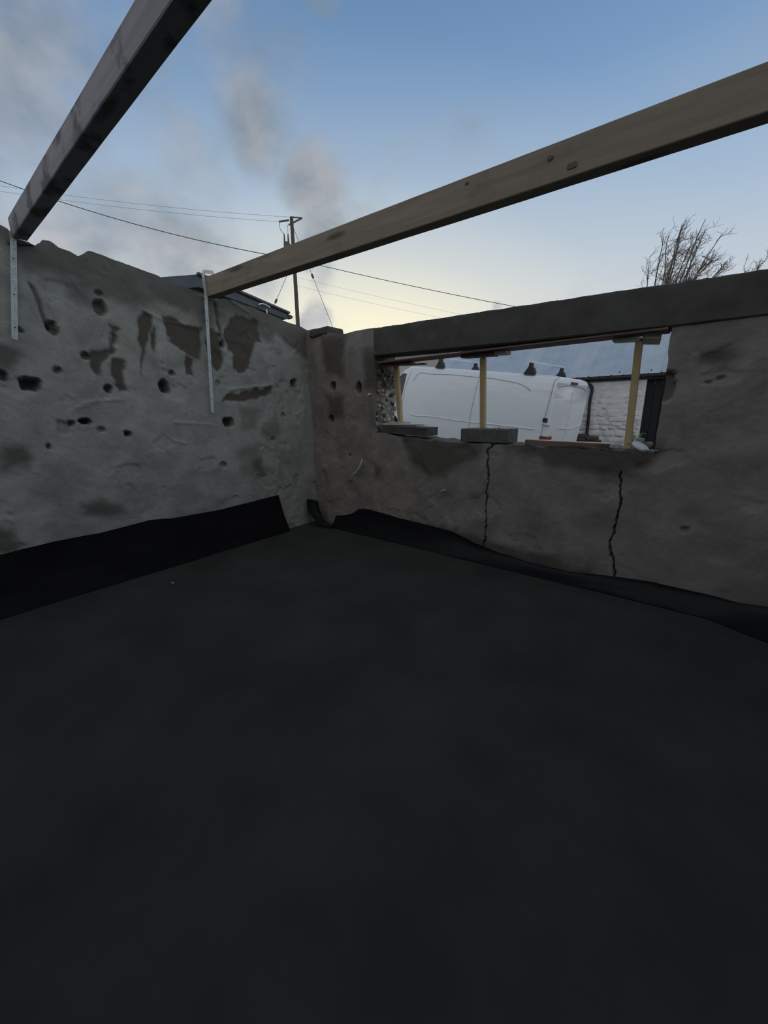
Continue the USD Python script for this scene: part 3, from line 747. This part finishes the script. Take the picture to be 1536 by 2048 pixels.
obj('mortar_flakes', [stone(3.665 + .02 * i, -.005 + .01 * (i % 3), 1.137, .013, .010, .007, 500 + i, 12) for i in range(5)], M['rubble'], kind='stuff', label='pale mortar flakes at the right end of the sill', cat='rubble')
# bits on the walls and floor
obj('wall_tie', tube(spline([(.905, -.035, .905), (.885, -.045, .84), (.83, -.05, .765), (.735, -.035, .705)], 20), np.r_[.006, np.full(18, .009), .006], 8), M['string'], smooth=True, label='curved pale cord sticking to the window wall near the corner', cat='cord')
obj('wall_tie', tube(spline([(2.03, -.03, .668), (2.01, -.035, .655), (1.975, -.03, .642)], 8), .006, 7), M['string'], smooth=True, label='tiny pale cord end on the wall below the dark slab', cat='cord')
obj('pipe_stub', tube([(1.035, -.045, 1.632), (1.04, .03, 1.634)], .011, 12), M['white'], smooth=40, label='tiny white stub poking from the wall just left of the window opening', cat='stub')
obj('floor_chip', stone(.52, -2.165, .010, .016, .010, .008, 3, 16), M['pebble'], smooth=40, label='single pale chip lying on the bare floor', cat='chip')

# ---------------------------------------------------------------- yard, van
VA = np.array([1.80543, 4.14602, 1.99205])                           # its rear left corner at the roof gutter
VF = np.array([-.982527, .125166, .137745]); VF /= np.linalg.norm(VF)   # forward: parked nose uphill
VR = np.array([.125037, .992105, -.00962]); VR -= VF * (VR @ VF); VR /= np.linalg.norm(VR)   # to its right, away from the room
VU = np.cross(VR, VF)
VU *= np.sign(VU[2])
GUT = 1.85                                                          # roof gutter above the ground
VM = np.eye(4)
VM[:3, :3] = np.array([VF, VR, VU]).T
VM[:3, 3] = VA - GUT * VU
n_yard = VU


def yard_z(x, y):
    return VM[2, 3] - (n_yard[0] * (x - VM[0, 3]) + n_yard[1] * (y - VM[1, 3])) / n_yard[2]


gx, gy = np.meshgrid(np.r_[-60, -30, np.linspace(-14, 16, 61), 30, 60], np.r_[-60, -30, np.linspace(-14, .2, 16), np.linspace(.8, 16, 31), 30, 60], indexing='ij')
gz = np.clip(yard_z(gx, gy), -.6, 1.0)
gz = np.where((gx > -.6) & (gx < 7) & (gy < .4) & (gy > -6.6), -.30, gz) + .02 * (fbm(np.stack([gx, gy, gx * 0], -1), 3, 70) - .5)
gz = np.where((gx <= -.6) | (gx >= 7) | (gy >= .4) | (gy <= -6.6), gz, -.30)
obj('yard_ground', sheet_solid(np.stack([gx, gy, gz], -1), np.stack([gx, gy, gz * 0 - 1.2], -1)), M['gravel'], smooth=True, kind='structure', label='gravel yard outside the walls')


def vt(m):
    m = m.copy()
    m.apply_transform(VM)
    return m


LEN0, LEN1, WID = -.10, 4.98, 1.70


def cs(poly):
    return m3.CrossSection([np.asarray(poly, float)], m3.FillRule.NonZero)


side_prof = [(-.07, .34), (-.10, .90), (-.09, 1.30), (-.06, 1.62), (-.04, 1.72), (-.055, 1.76), (-.02, 1.83), (.08, 1.868), (.30, 1.88), (2.6, 1.89), (3.3, 1.885), (3.58, 1.85), (3.72, 1.76), (4.34, 1.18), (4.50, 1.09), (4.84, .95), (4.95, .78), (4.98, .45), (4.90, .28), (0.0, .28)]
S = m3.Manifold.extrude(cs(side_prof), 3.0)                          # (s, u, r)
sm = S.to_mesh()
sv = sm.vert_properties[:, :3]
S = m3.Manifold(m3.Mesh(np.stack([sv[:, 0], sv[:, 2] - .5, sv[:, 1]], -1).astype(np.float32), sm.tri_verts[:, ::-1].astype(np.uint32)))


def rounded(x0, x1, y0, y1, r0, r1, n=10):
    out = []
    for cx, cy, a, r in ((x1 - r1, y1 - r1, 0, r1), (x0 + r0, y1 - r0, 90, r0), (x0 + r0, y0 + r0, 180, r0), (x1 - r1, y0 + r1, 270, r1)):
        out += [(cx + r * math.cos(math.radians(a + 90 * k_ / n)), cy + r * math.sin(math.radians(a + 90 * k_ / n))) for k_ in range(n + 1)]
    return out


PL = m3.Manifold.extrude(cs(rounded(LEN0, LEN1, 0, WID, .12, .55)), 2.6)
sec = [(0.03, .25), (0.0, .6), (0.0, .95), (.02, 1.25), (.055, 1.6), (.085, 1.76), (.12, 1.835), (.19, 1.862), (.45, 1.878), (.95, 1.882)]
sec = sec + [(WID - a, b) for a, b in sec[::-1][1:]]
CSX = m3.Manifold.extrude(cs([(a, b) for a, b in sec][::-1]), 6.0)   # (r, u, s)
cm = CSX.to_mesh()
cv = cm.vert_properties[:, :3]
CSX = m3.Manifold(m3.Mesh(np.stack([cv[:, 2] - 1.2, cv[:, 0], cv[:, 1]], -1).astype(np.float32), cm.tri_verts.astype(np.uint32)))
body = S ^ PL ^ CSX
for s0 in (.86, 4.02):
    c = m3.Manifold.cylinder(3.0, .37, .37, 40).rotate([-90, 0, 0]).translate([s0, -.5, .33])
    inner = m3.Manifold.cube([.8, WID - .6, 1.0]).translate([s0 - .4, .3, 0])
    body = body - (c - inner)
bm = body.to_mesh()
body_mesh = trimesh.Trimesh(bm.vert_properties[:, :3], bm.tri_verts)
van = thing('van', 'white panel van with roof bars parked outside the window opening', 'van')
obj('body', vt(body_mesh), M['van'], van, smooth=28)


def side_r(s, u):
    """Distance of the near side's skin from the plane r = 0."""
    r = float(np.interp(u, [b for a, b in sec[:9]], [a for a, b in sec[:9]]))
    if s < LEN0 + .12:
        r = max(r, .12 - math.sqrt(max(0, .12 ** 2 - (LEN0 + .12 - s) ** 2)))
    return r


def on_side(pts, r, n=30, proud=0.0):
    p = spline([(a, 0, GUT + b) for a, b in pts], n)
    return np.array([(a, side_r(a, u) - proud, u) for a, _, u in p]), r


def side_line(name, pts, r, mat, n=30, label=None, proud=0.0, sides=6):
    p, r = on_side(pts, r, n, proud)
    obj(name, vt(tube(p, r, sides)), mat, van, smooth=True, label=label)


side_line('panel_crease_shade', [(3.37, -.33), (3.345, -.25), (3.28, -.155), (3.05, -.128), (2.5, -.118), (2.04, -.112), (1.60, -.118)], .007, M['van_line'], 40)  # grey tube paints the shade in the stamped panel groove
side_line('panel_crease_shade', [(1.56, -.12), (1.32, -.115), (.97, -.14), (.66, -.175), (.49, -.23), (.40, -.285)], .007, M['van_line'], 40)  # same painted groove shade on the rear panel
side_line('door_seam', [(1.60, -.03), (1.595, -.10), (1.605, -.45), (1.61, -.80), (1.61, -1.3)], .006, M['van_line'])
side_line('door_seam', [(3.48, -.06), (3.55, -.25), (3.62, -.62), (3.60, -1.3)], .006, M['van_line'])
side_line('door_seam', [(-.03, .0), (.0, -.04), (.005, -.15), (.0, -.5), (.0, -.85), (.0, -1.3)], .008, M['van_line'])
side_line('crease_highlight', [(3.42, -1.05), (3.36, -1.08), (2.95, -1.085), (2.0, -1.045), (1.2, -1.005), (.82, -.985), (.14, -.955)], .014, M['white'], 50, label='raised white line painting the highlight on the van side crease')  # white tube paints the highlight along the side crease
side_line('gutter_rail', [(3.5, .0), (2.4, .008), (1.2, .008), (.03, .0)], .016, M['van'], 40)
rear_prof = sorted([(u, a) for a, u in side_prof[:7]])


def rear_line(name, pts, r, mat, n=24, label=None, proud=.0):
    """A line over the rear doors, through points (across, height below the gutter)."""
    p = spline([(a, GUT + b, 0) for a, b in pts], n)
    q = []
    for a, u, _ in p:
        edge = min(a, WID - a)
        s_ = float(np.interp(u, [k_[0] for k_ in rear_prof], [k_[1] for k_ in rear_prof]))
        s_ += .12 - math.sqrt(max(0, .12 ** 2 - max(0, .12 - edge) ** 2))
        q.append((s_ - proud, a, u))
    obj(name, vt(tube(np.array(q), r, 6)), mat, van, smooth=True, label=label)


rear_line('crease_highlight', [(.44, -.91), (.76, -.93), (1.0, -.94), (1.38, -.91), (1.58, -.86), (1.625, -.80)], .013, M['white'], 30, label='curved white line painting the highlight on the rear door crease')  # highlight of the rear crease, painted as a white tube
rear_line('spoiler_edge', [(.16, -.165), (.5, -.135), (.85, -.125), (1.2, -.135), (1.5, -.17), (1.62, -.24)], .008, M['van_line'], 30)
rear_line('door_seam', [(.86, -.14), (.86, -.5), (.86, -1.3)], .003, M['van_line'])
obj('brake_lamp', vt(box(-.075, .0, .70, 1.0, GUT - .105, GUT - .055, .008)), M['van_red'], van, label='dark red high brake lamp')
obj('door_hinge', vt(box(-.05, .03, -.008, .06, GUT - .80, GUT - .725, .004)), M['van_dark'], van, label='black rear door hinge')
obj('door_hinge', vt(box(-.10, .03, -.006, .06, GUT - .86, GUT - .842, .003)), M['van_line'], van)
obj('tail_lamp', vt(box(-.115, .03, -.006, .24, GUT - 1.36, GUT - 1.055, .01)), M['van_redbrown'], van)
obj('tail_lamp', vt(box(-.115, .03, WID - .24, WID + .004, GUT - 1.50, GUT - 1.30, .01)), M['van_redbrown'], van)
# side window of the cab, windscreen, mirror
wn = Polygon([(3.70, 1.16), (3.66, 1.66), (3.76, 1.66), (4.20, 1.24), (4.18, 1.16)]).buffer(.02, 4)
g = trimesh.creation.extrude_polygon(wn, .01, engine='earcut')
g.apply_transform(np.array([[1, 0, 0, 0], [0, 0, -1, 0], [0, 1, 0, 0], [0, 0, 0, 1.0]]))
gv = g.vertices
gv[:, 1] += np.array([side_r(a, u) for a, _, u in gv]) + .002
g.vertices = gv
obj('cab_window', vt(g), M['van_glass'], van)
wsn = np.array([[3.74, .32, 1.745], [3.74, WID - .32, 1.745], [4.34, .30, 1.185], [4.34, WID - .30, 1.185]])
wpts = np.vstack([wsn, wsn + [.012, 0, .012]])
obj('windscreen', vt(trimesh.convex.convex_hull(wpts)), M['van_glass'], van)
obj('wing_mirror', vt(stone(3.97, -.14, GUT - .80, .07, .10, .15, 8, 40, .05)), M['van_dark'], van, smooth=60, label='black wing mirror')
obj('mirror_arm', vt(tube([(3.97, .06, GUT - .90), (3.97, -.08, GUT - .86)], .03, 8)), M['van_dark'], van)
obj('bumper', vt(box(LEN0 - .05, LEN0 + .15, .10, WID - .10, .30, .55, .03)), M['van_dark'], van)
obj('bumper', vt(box(LEN1 - .25, LEN1 + .04, .30, WID - .30, .22, .50, .04)), M['van_dark'], van)
for s0 in (.86, 4.02):
    for r0 in (.02, WID - .24):
        w_ = trimesh.creation.annulus(.19, .33, .22, sections=40)
        w_.apply_transform(np.array([[1, 0, 0, s0], [0, 0, 1, r0 + .11], [0, 1, 0, .33], [0, 0, 0, 1.0]]))
        ty = obj('wheel', vt(w_), M['tyre'], van, smooth=40)
        h_ = trimesh.creation.cylinder(.19, .16, sections=32)
        h_.apply_transform(np.array([[1, 0, 0, s0], [0, 0, 1, r0 + .11], [0, 1, 0, .33], [0, 0, 0, 1.0]]))
        obj('hub', vt(h_), M['hub'], ty, smooth=40)
# two roof bars: shaped feet and an aluminium cross bar (fixed to the roof)
foot = Polygon([(-.11, 0), (-.075, .055), (-.03, .13), (-.022, .205), (.022, .205), (.03, .145), (.075, .115), (.105, .055), (.11, 0)])
for s0, lb in ((2.708, 'front roof bar'), (.541, 'rear roof bar')):
    holder = UsdGeom.Xform.Define(stage, str(van.GetPath()) + '/' + numbered(str(van.GetPath()), 'roof_bar')).GetPrim()
    for r0 in (.10, WID - .19):
        e = trimesh.creation.extrude_polygon(foot, .09, engine='earcut')
        e.apply_transform(np.array([[-1, 0, 0, s0], [0, 0, 1, r0], [0, 1, 0, GUT + .01], [0, 0, 0, 1.0]]))
        trimesh.repair.fix_normals(e)
        obj('foot', vt(e), M['van_dark'], holder)
    obj('cross_bar', vt(bar((s0, .06, GUT + .235), (s0, WID - .06, GUT + .235), .055, .030, bev=.006)), M['alu'], holder, label='bright aluminium cross bar')

# ---------------------------------------------------------------- whitewashed cottage beyond the van
HY, EAVE = 6.9, 2.10
cot = thing('stone_cottage', 'whitewashed stone building with a blue-grey sheet roof beyond the van', 'building')
wallm = [box(-2.6, 2.94, HY, HY + .4, -1.0, EAVE - .02), box(4.4, 6.0, HY, HY + .4, -1.0, EAVE - .02), box(-2.6, -2.2, HY, HY + 5.2, -1, EAVE), box(5.6, 6.0, HY, HY + 5.2, -1, EAVE), box(-2.6, 6, HY + 4.8, HY + 5.2, -1, EAVE),
         box(2.94, 4.4, HY, HY + .4, 2.03, EAVE - .02)]
house_wall = obj('wall', wallm, M['washed'], cot)
gab = trimesh.creation.extrude_polygon(Polygon([(HY, EAVE), (HY + 5.2, EAVE), (HY + 2.6, EAVE + 1.75)]), .4, engine='earcut')
for x0 in (-2.6, 5.6):
    g = gab.copy()
    g.apply_transform(np.array([[0, 0, 1, x0], [1, 0, 0, 0], [0, 1, 0, 0], [0, 0, 0, 1.0]]))
    obj('gable', g, M['washed'], cot)
z = .15
row = 0
while z < EAVE - .06:                                                # courses of rough whitewashed stones
    h = rng.uniform(.09, .15) if z < 1.2 else rng.uniform(.11, .17)
    x = 1.05 + rng.uniform(0, .2)
    while x < 2.90:
        w = min(rng.uniform(.16, .40), 2.935 - x)
        if w > .06:
            proud = rng.uniform(.012, .030) if z < 1.35 else rng.uniform(.004, .014)
            s = stone(x + w / 2, HY + .03 - proud, z + h / 2 + rng.uniform(-.01, .01), w / 2 * 1.02, .035, h / 2 * 1.04, 1000 + row, 28, .10)
            obj('stone', s, M['washed'], house_wall, smooth=50)
            row += 1
        x += w
    z += h
# open doorway at the right end, its dark interior painted as black boards
dr = UsdGeom.Xform.Define(stage, str(cot.GetPath()) + '/door').GetPrim()
tag(dr, label='black boards standing in for the dark interior of an open doorway under the eaves')
for i in range(10):
    obj('plank', box(2.945 + i * .145, 2.945 + (i + 1) * .145 - .006, HY + .10, HY + .13, -.9, 2.03, .004), M['doorway_shade'], dr)
# roof sheets laid side by side, lapped
rise = math.tan(math.radians(34))
i = 0
x = -2.75
while x < 6.1:
    w = .455
    e = np.array([(x, HY - .17), (x + .02, HY - .17), (x + w, HY - .17)])
    pr = [(0, 0), (.012, .014), (.034, .014), (.046, 0), (.235, 0), (.245, .007), (.262, .007), (.272, 0), (w + .01, -.003)]
    up_ = [(a, b + .006) for a, b in pr]
    ringp = np.array(pr + up_[::-1])
    L_ = 2.95
    ya = HY - .17
    pts = []
    for yv_ in (ya, HY + 2.62):
        zz = EAVE + .02 + (yv_ - ya) * rise * .98
        pts.append(np.stack([x + ringp[:, 0], np.full(len(ringp), yv_), zz + ringp[:, 1]], -1))
    A_, B_ = pts
    nn = len(ringp)
    v = np.vstack([A_, B_])
    f = []
    for j in range(nn):
        k_ = (j + 1) % nn
        f += [(j, k_, nn + k_), (j, nn + k_, nn + j)]
    half_n = len(pr)
    for j in range(half_n - 1):
        for off, flip in ((0, 1), (nn, 0)):
            a, b, c, d = off + j, off + j + 1, off + nn - 2 - j, off + nn - 1 - j
            f += [(a, b, c), (a, c, d)] if not flip else [(a, c, b), (a, d, c)]
    m = trimesh.Trimesh(v, f, process=False)
    trimesh.repair.fix_normals(m)
    obj('roof_sheet', m, M['roof_sheet'] if i % 3 else M['roof_sheet_b'], cot)
    x += w
    i += 1
bk_ = np.array([(-2.75, HY + 2.6), (6.1, HY + 2.6)])
obj('rear_roof', trimesh.convex.convex_hull(np.array([(xx_, yy_, zz_ + dz) for xx_ in (-2.75, 6.1) for yy_, zz_ in ((HY + 2.6, EAVE + 1.84), (HY + 5.4, EAVE)) for dz in (0, .03)])), M['roof_sheet'], cot)
obj('ridge_cap', bar((-2.75, HY + 2.6, EAVE + 1.87), (6.1, HY + 2.6, EAVE + 1.87), .24, .03), M['roof_sheet_b'], cot)
obj('gutter', tube([(-2.7, HY - .12, EAVE - .005), (6.0, HY - .12, EAVE - .005)], .036, 12), M['brown_gutter'], cot, smooth=True)
obj('fascia_board', box(-2.6, 6.0, HY - .05, HY - .005, EAVE - .09, EAVE + .03, .004), M['black_gutter'], cot)
for xb in (2.42, 3.0, 1.2, .2):
    obj('roof_bolt', stone(xb, HY - .10, EAVE + .085, .012, .012, .022, 44, 14), M['black_gutter'], cot)
dp = spline([(1.745, HY - .12, EAVE - .01), (1.745, HY - .12, 2.02), (1.775, HY - .10, 1.975), (1.865, HY - .07, 1.945), (1.892, HY - .06, 1.90), (1.894, HY - .06, 1.70), (1.896, HY - .06, 1.3), (1.90, HY - .06, .86), (1.90, HY - .06, .60)], 60)
pipe = obj('downpipe', tube(dp, .034, 12), M['black_gutter'], cot, smooth=True, label='black downpipe with a swan neck')
for zz in (1.88, 1.1):
    c = trimesh.creation.cylinder(.043, .03, sections=20)
    c.apply_translation((1.894, HY - .06, zz))
    obj('bracket', c, M['black_gutter'], pipe, smooth=40)
# low brick gully surround at the foot of the pipe
bg = thing('brick_surround', 'low dark brick surround at the foot of the black downpipe', 'brick surround')
obj('core', box(1.72, 2.16, HY - .33, HY - .03, -.4, .78), M['brick_dark'], bg)
for r_ in range(9):
    for c_ in range(2):
        x0 = 1.70 + c_ * .235 + (.06 if r_ % 2 else 0)
        top_z = .855 if c_ == 0 else .80
        z0 = top_z - (r_ + 1) * .078
        obj('brick', box(x0, x0 + .22, HY - .36, HY - .03, z0, z0 + .068, .006), M['brick_dark'], bg)
# weeds by the wall corner
wd_ = []
for i in range(46):
    a, r_ = rng.uniform(0, 6.28), rng.uniform(0, .16)
    x0, y0, z0 = 2.93 + r_ * math.cos(a), HY - .22 + .5 * r_ * math.sin(a), 0.0
    hgt = rng.uniform(.55, .92)
    wd_.append(tube(spline([(x0, y0, -.3), (x0 + rng.uniform(-.05, .05), y0, hgt * .6), (x0 + rng.uniform(-.12, .12), y0 + rng.uniform(-.06, .06), hgt)], 6), .006, 4))
    for k_ in range(4):
        wd_.append(stone(x0 + rng.uniform(-.12, .12), y0 + rng.uniform(-.06, .06), rng.uniform(.45, hgt), .03, .02, .012, 2000 + i * 5 + k_, 9))
obj('weeds', wd_, M['weed'], kind='stuff', label='grey-green weeds at the foot of the whitewashed wall corner', cat='weeds')

# low beige outbuilding further left behind the van
bo = thing('outbuilding', 'beige rendered outbuilding just visible above the van cab', 'building')
obj('wall', box(-6.6, -3.3, 9.6, 13, -.8, 3.55), M['shed_beige'], bo)
obj('roof', trimesh.convex.convex_hull(np.array([(a, b, c) for a in (-6.8, -3.1) for b, c in ((9.4, 3.55), (13.2, 3.55), (11.3, 3.95), (9.4, 3.62), (13.2, 3.62))])), M['slate'], bo)

# ---------------------------------------------------------------- neighbouring shed behind the left wall
sh = thing('neighbour_shed', 'dark slate-blue shed roof showing over the left wall behind the tan rafter', 'shed')
obj('wall', box(-5.2, -1.62, -3.6, .80, -.3, 2.55), M['shed_wall'], sh)
gp = trimesh.creation.extrude_polygon(Polygon([(-3.6, 2.50), (.80, 2.50), (.80, 2.90), (-.50, 3.08), (-3.6, 2.50)]), .2, engine='earcut')
gp.apply_transform(np.array([[0, 0, 1, -1.82], [1, 0, 0, 0], [0, 1, 0, 0], [0, 0, 0, 1.0]]))
obj('gable', gp, M['shed_wall'], sh)


def roof_slope(y0, z0, y1, z1, th):
    return trimesh.convex.convex_hull(np.array([(x, y, z_ - d) for x in (-5.4, -1.50) for y, z_ in ((y0, z0), (y1, z1)) for d in (0, th)]))


obj('roof_slope', roof_slope(-.50, 3.235, .965, 3.005, .075), M['slate'], sh)
obj('roof_slope', roof_slope(-3.9, 2.24, -.50, 3.235, .075), M['slate'], sh)
obj('verge_board', trimesh.convex.convex_hull(np.array([(x, y, z_) for x in (-1.515, -1.485) for y, z_ in ((-.50, 3.20), (-.50, 3.085), (.93, 2.975), (.93, 2.915))])), M['slate'], sh)
obj('verge_board', trimesh.convex.convex_hull(np.array([(x, y, z_) for x in (-1.515, -1.485) for y, z_ in ((-.50, 3.20), (-.50, 3.085), (-3.8, 2.24), (-3.8, 2.12))])), M['slate'], sh)
obj('verge_cap', bar((-1.49, -.50, 3.245), (-1.49, .97, 3.012), .06, .03), M['slate'], sh)
obj('gutter_end', [box(-1.56, -1.47, .94, 1.01, 2.93, 2.985, .006), box(-1.53, -1.49, 1.0, 1.05, 2.955, 2.975, .004)], M['fascia'], sh, label='brown broken gutter end')
obj('bent_pipe', tube(spline([(-1.46, .38, 3.02), (-1.45, .43, 3.045), (-1.45, .50, 3.045), (-1.45, .58, 3.02)], 16), .010, 8), M['white'], sh, smooth=True, label='small white bent pipe')
obj('bent_pipe', tube([(-1.46, .515, 2.985), (-1.46, .52, 2.93)], .012, 8), M['white'], sh, smooth=True)

# ---------------------------------------------------------------- utility pole, stays and wires
def sag(a, b, s, n=30):
    a, b = np.array(a, float), np.array(b, float)
    t_ = np.linspace(0, 1, n)[:, None]
    p_ = a + (b - a) * t_
    p_[:, 2] -= (4 * s * t_ * (1 - t_))[:, 0]
    return p_


PB, PT = np.array([-12.95, 10.55, .2]), np.array([-13.28, 11.06, 10.80])
PB = np.array([-13.05, 10.75, -.3])
pole = thing('utility_pole', 'tall dark wooden utility pole with transformer and stay wires beyond the left wall', 'utility pole')
obj('shaft', tube([PB + (PT - PB) * t_ for t_ in np.linspace(0, 1, 9)], np.linspace(.125, .085, 9), 14), M['pole'], pole, smooth=True)
at = lambda h: PB + (PT - PB) * ((h - PB[2]) / (PT[2] - PB[2]))
side_v = np.array([.62, .78, 0])                                     # roughly across the view
obj('cross_arm', bar(at(10.56) - side_v * .62, at(10.66) - side_v * .12, .07, .06), M['steel'], pole)
obj('cross_arm', bar(at(10.45) - side_v * .16, at(10.80) + side_v * .52, .07, .06), M['steel'], pole)
obj('cross_arm', bar(at(10.80) - side_v * .02, at(10.81) + side_v * .52, .05, .05), M['steel'], pole)
tr = obj('transformer', tube([at(9.25) - side_v * .30, at(9.60) - side_v * .30, at(9.62) - side_v * .30, at(9.70) - side_v * .30], [.17, .17, .13, .08], 16), M['steel'], pole, smooth=40, label='small transformer can')
for dx in (-.41, -.22):
    obj('bushing', tube([at(9.62) + side_v * dx, at(9.8) + side_v * dx, at(10.05) + side_v * dx], [.05, .04, .025], 8), M['steel'], tr, smooth=True)
obj('jumper_wire', tube(spline([at(10.56) - side_v * .60, at(10.25) - side_v * .58, at(10.05) - side_v * .41], 12), .012, 5), M['wire'], pole)
obj('jumper_wire', tube([at(10.45) - side_v * .2, at(10.05) - side_v * .22], .010, 5), M['wire'], pole)
obj('cable_bracket', tube(spline([at(9.6) + side_v * .1, at(9.68) + side_v * .26, at(9.50) + side_v * .30, at(9.40) + side_v * .14], 10), .015, 5), M['steel'], pole)
for top_h, foot, ins in ((10.50, (-9.95, 13.0, .5), .235), (8.95, (-15.6, 7.2, .5), .235)):
    a, b = at(top_h), np.array(foot)
    st_ = obj('stay_wire', tube([a, b], .011, 5), M['wire'], pole)
    c = a + (b - a) * ins
    d = (b - a) / np.linalg.norm(b - a)
    obj('stay_insulator', tube([c - d * .11, c - d * .09, c + d * .09, c + d * .11], [.03, .055, .055, .03], 8), M['steel'], st_, smooth=40)


def wire(label, a, b, s, r, grp=None):
    tag(obj('overhead_wire', tube(sag(a, b, s), r, 5), M['wire'] if r > .01 else M['thin_wire'], smooth=True), label, 'cable', grp)


wire('thick black overhead cable sagging from the pole to the upper left', at(8.95), (-24.9, 2.2, 12.85), .35, .017)
wire('black overhead cable running from the pole down towards the right', at(8.95), (0.2, 20.0, 5.35), .15, .014)
wire('upper thin overhead wire from the pole top to the left', at(10.80) + side_v * .0, (-30.5, -1.6, 13.9), .3, .006)
wire('lower thin overhead wire from the pole crossarm to the left', at(10.56) - side_v * .62, (-30.0, -2.2, 13.4), .3, .006)
wire('upper of two faint thin wires falling rightward from the pole', at(8.15), (-2.0, 24.0, 5.6), .2, .004)
wire('lower of two faint thin wires falling rightward from the pole', at(7.75), (-2.2, 24.0, 5.3), .2, .004)


# ---------------------------------------------------------------- wind-bent bare trees
RT = np.array([.78, .62, 0.0])                                       # the wind blows this way
ACROSS = np.array([-.62, .78, 0.0])


def bare_tree(label, base, fork_z, ends, seed, branches, twigs_each):
    """Leafless tree: a trunk, limbs that run from the fork to the given crown points, and swept twigs on them."""
    r = np.random.default_rng(seed)
    t = thing('bare_tree', label, 'tree')
    base = np.array(base, float)
    fork = base + RT * .35 + [0, 0, fork_z - base[2]]
    obj('trunk', tube(spline([base, (base + fork) / 2 + RT * .08, fork], 8), np.linspace(.24, .17, 8), 10), M['bark'], t, smooth=True)
    swept = np.array([.62 * RT[0], .62 * RT[1], .78])
    twigs = []

    def shoot(p, d, L, r0, out, n=5, wob=.16):
        pts = [p]
        for _ in range(n):
            d = d + r.normal(0, wob, 3) + swept * .10
            d /= np.linalg.norm(d)
            pts.append(pts[-1] + d * L / n)
        out.append(tube(np.array(pts), np.linspace(r0, r0 * .5, n + 1), 3))
        return pts, d
    for e in ends:
        e = base + RT * e[0] + ACROSS * e[1] + [0, 0, e[2] - base[2]]
        start = fork - [0, 0, r.uniform(0, .5)]
        mid = start + (e - start) * .5 - RT * r.uniform(.15, .45) + [0, 0, .25]
        path = spline([start, mid, e], 16)
        path[1:-1] += np.cumsum(r.normal(0, .035, (14, 3)), 0) * np.sin(np.linspace(0, np.pi, 14))[:, None]
        rad = np.linspace(.085, .016, 16)
        obj('limb', tube(path, rad, 6), M['bark'], t, smooth=True)
        axis = e - mid
        axis /= np.linalg.norm(axis)
        for k_ in range(branches):
            f_ = r.uniform(.36, 1.0)
            i_ = min(15, int(f_ * 15))
            d = axis * .45 + swept * .45 + r.normal(0, .50, 3)
            d /= np.linalg.norm(d)
            pts, d1 = shoot(path[i_], d, r.uniform(.8, 1.7) * (1.25 - .55 * f_), .016, twigs, 8, .24)
            for _ in range(twigs_each):
                q = pts[int(r.integers(1, len(pts)))]
                d2 = d1 * .45 + swept * .45 + r.normal(0, .5, 3)
                d2 /= np.linalg.norm(d2)
                p2, d3 = shoot(q, d2, r.uniform(.28, .62), .0095, twigs, 4, .30)
                if r.random() < .5:
                    shoot(p2[2], d3 + r.normal(0, .5, 3), r.uniform(.15, .3), .008, twigs, 3, .3)
    obj('twigs', twigs, M['bark'], t, smooth=True, kind='stuff', label='dense fine twigs swept over by the wind')
    return t


bare_tree('large bare tree swept to one side by the wind above the lintel', (.9, 28.4, -.5), 4.2,
          [(-.85, .3, 10.0), (-.45, -.5, 11.0), (.0, .6, 11.6), (.5, -.2, 11.9), (1.05, .5, 12.2), (1.7, -.4, 12.1), (2.3, .3, 11.8), (2.9, -.3, 11.3), (3.4, .4, 10.6), (3.3, -.6, 9.8), (1.3, .0, 10.8), (.2, .2, 10.3), (.75, .3, 11.2), (2.1, .5, 11.0), (2.7, .1, 10.3)], 4, 17, 8)
bare_tree('small bare tree top just showing right of the large windswept tree', (5.0, 31.2, -.5), 5.0, [(-.1, .2, 9.4), (.3, -.3, 9.9), (.65, .2, 9.7), (.9, -.2, 9.2), (.5, .4, 9.6)], 9, 9, 6)
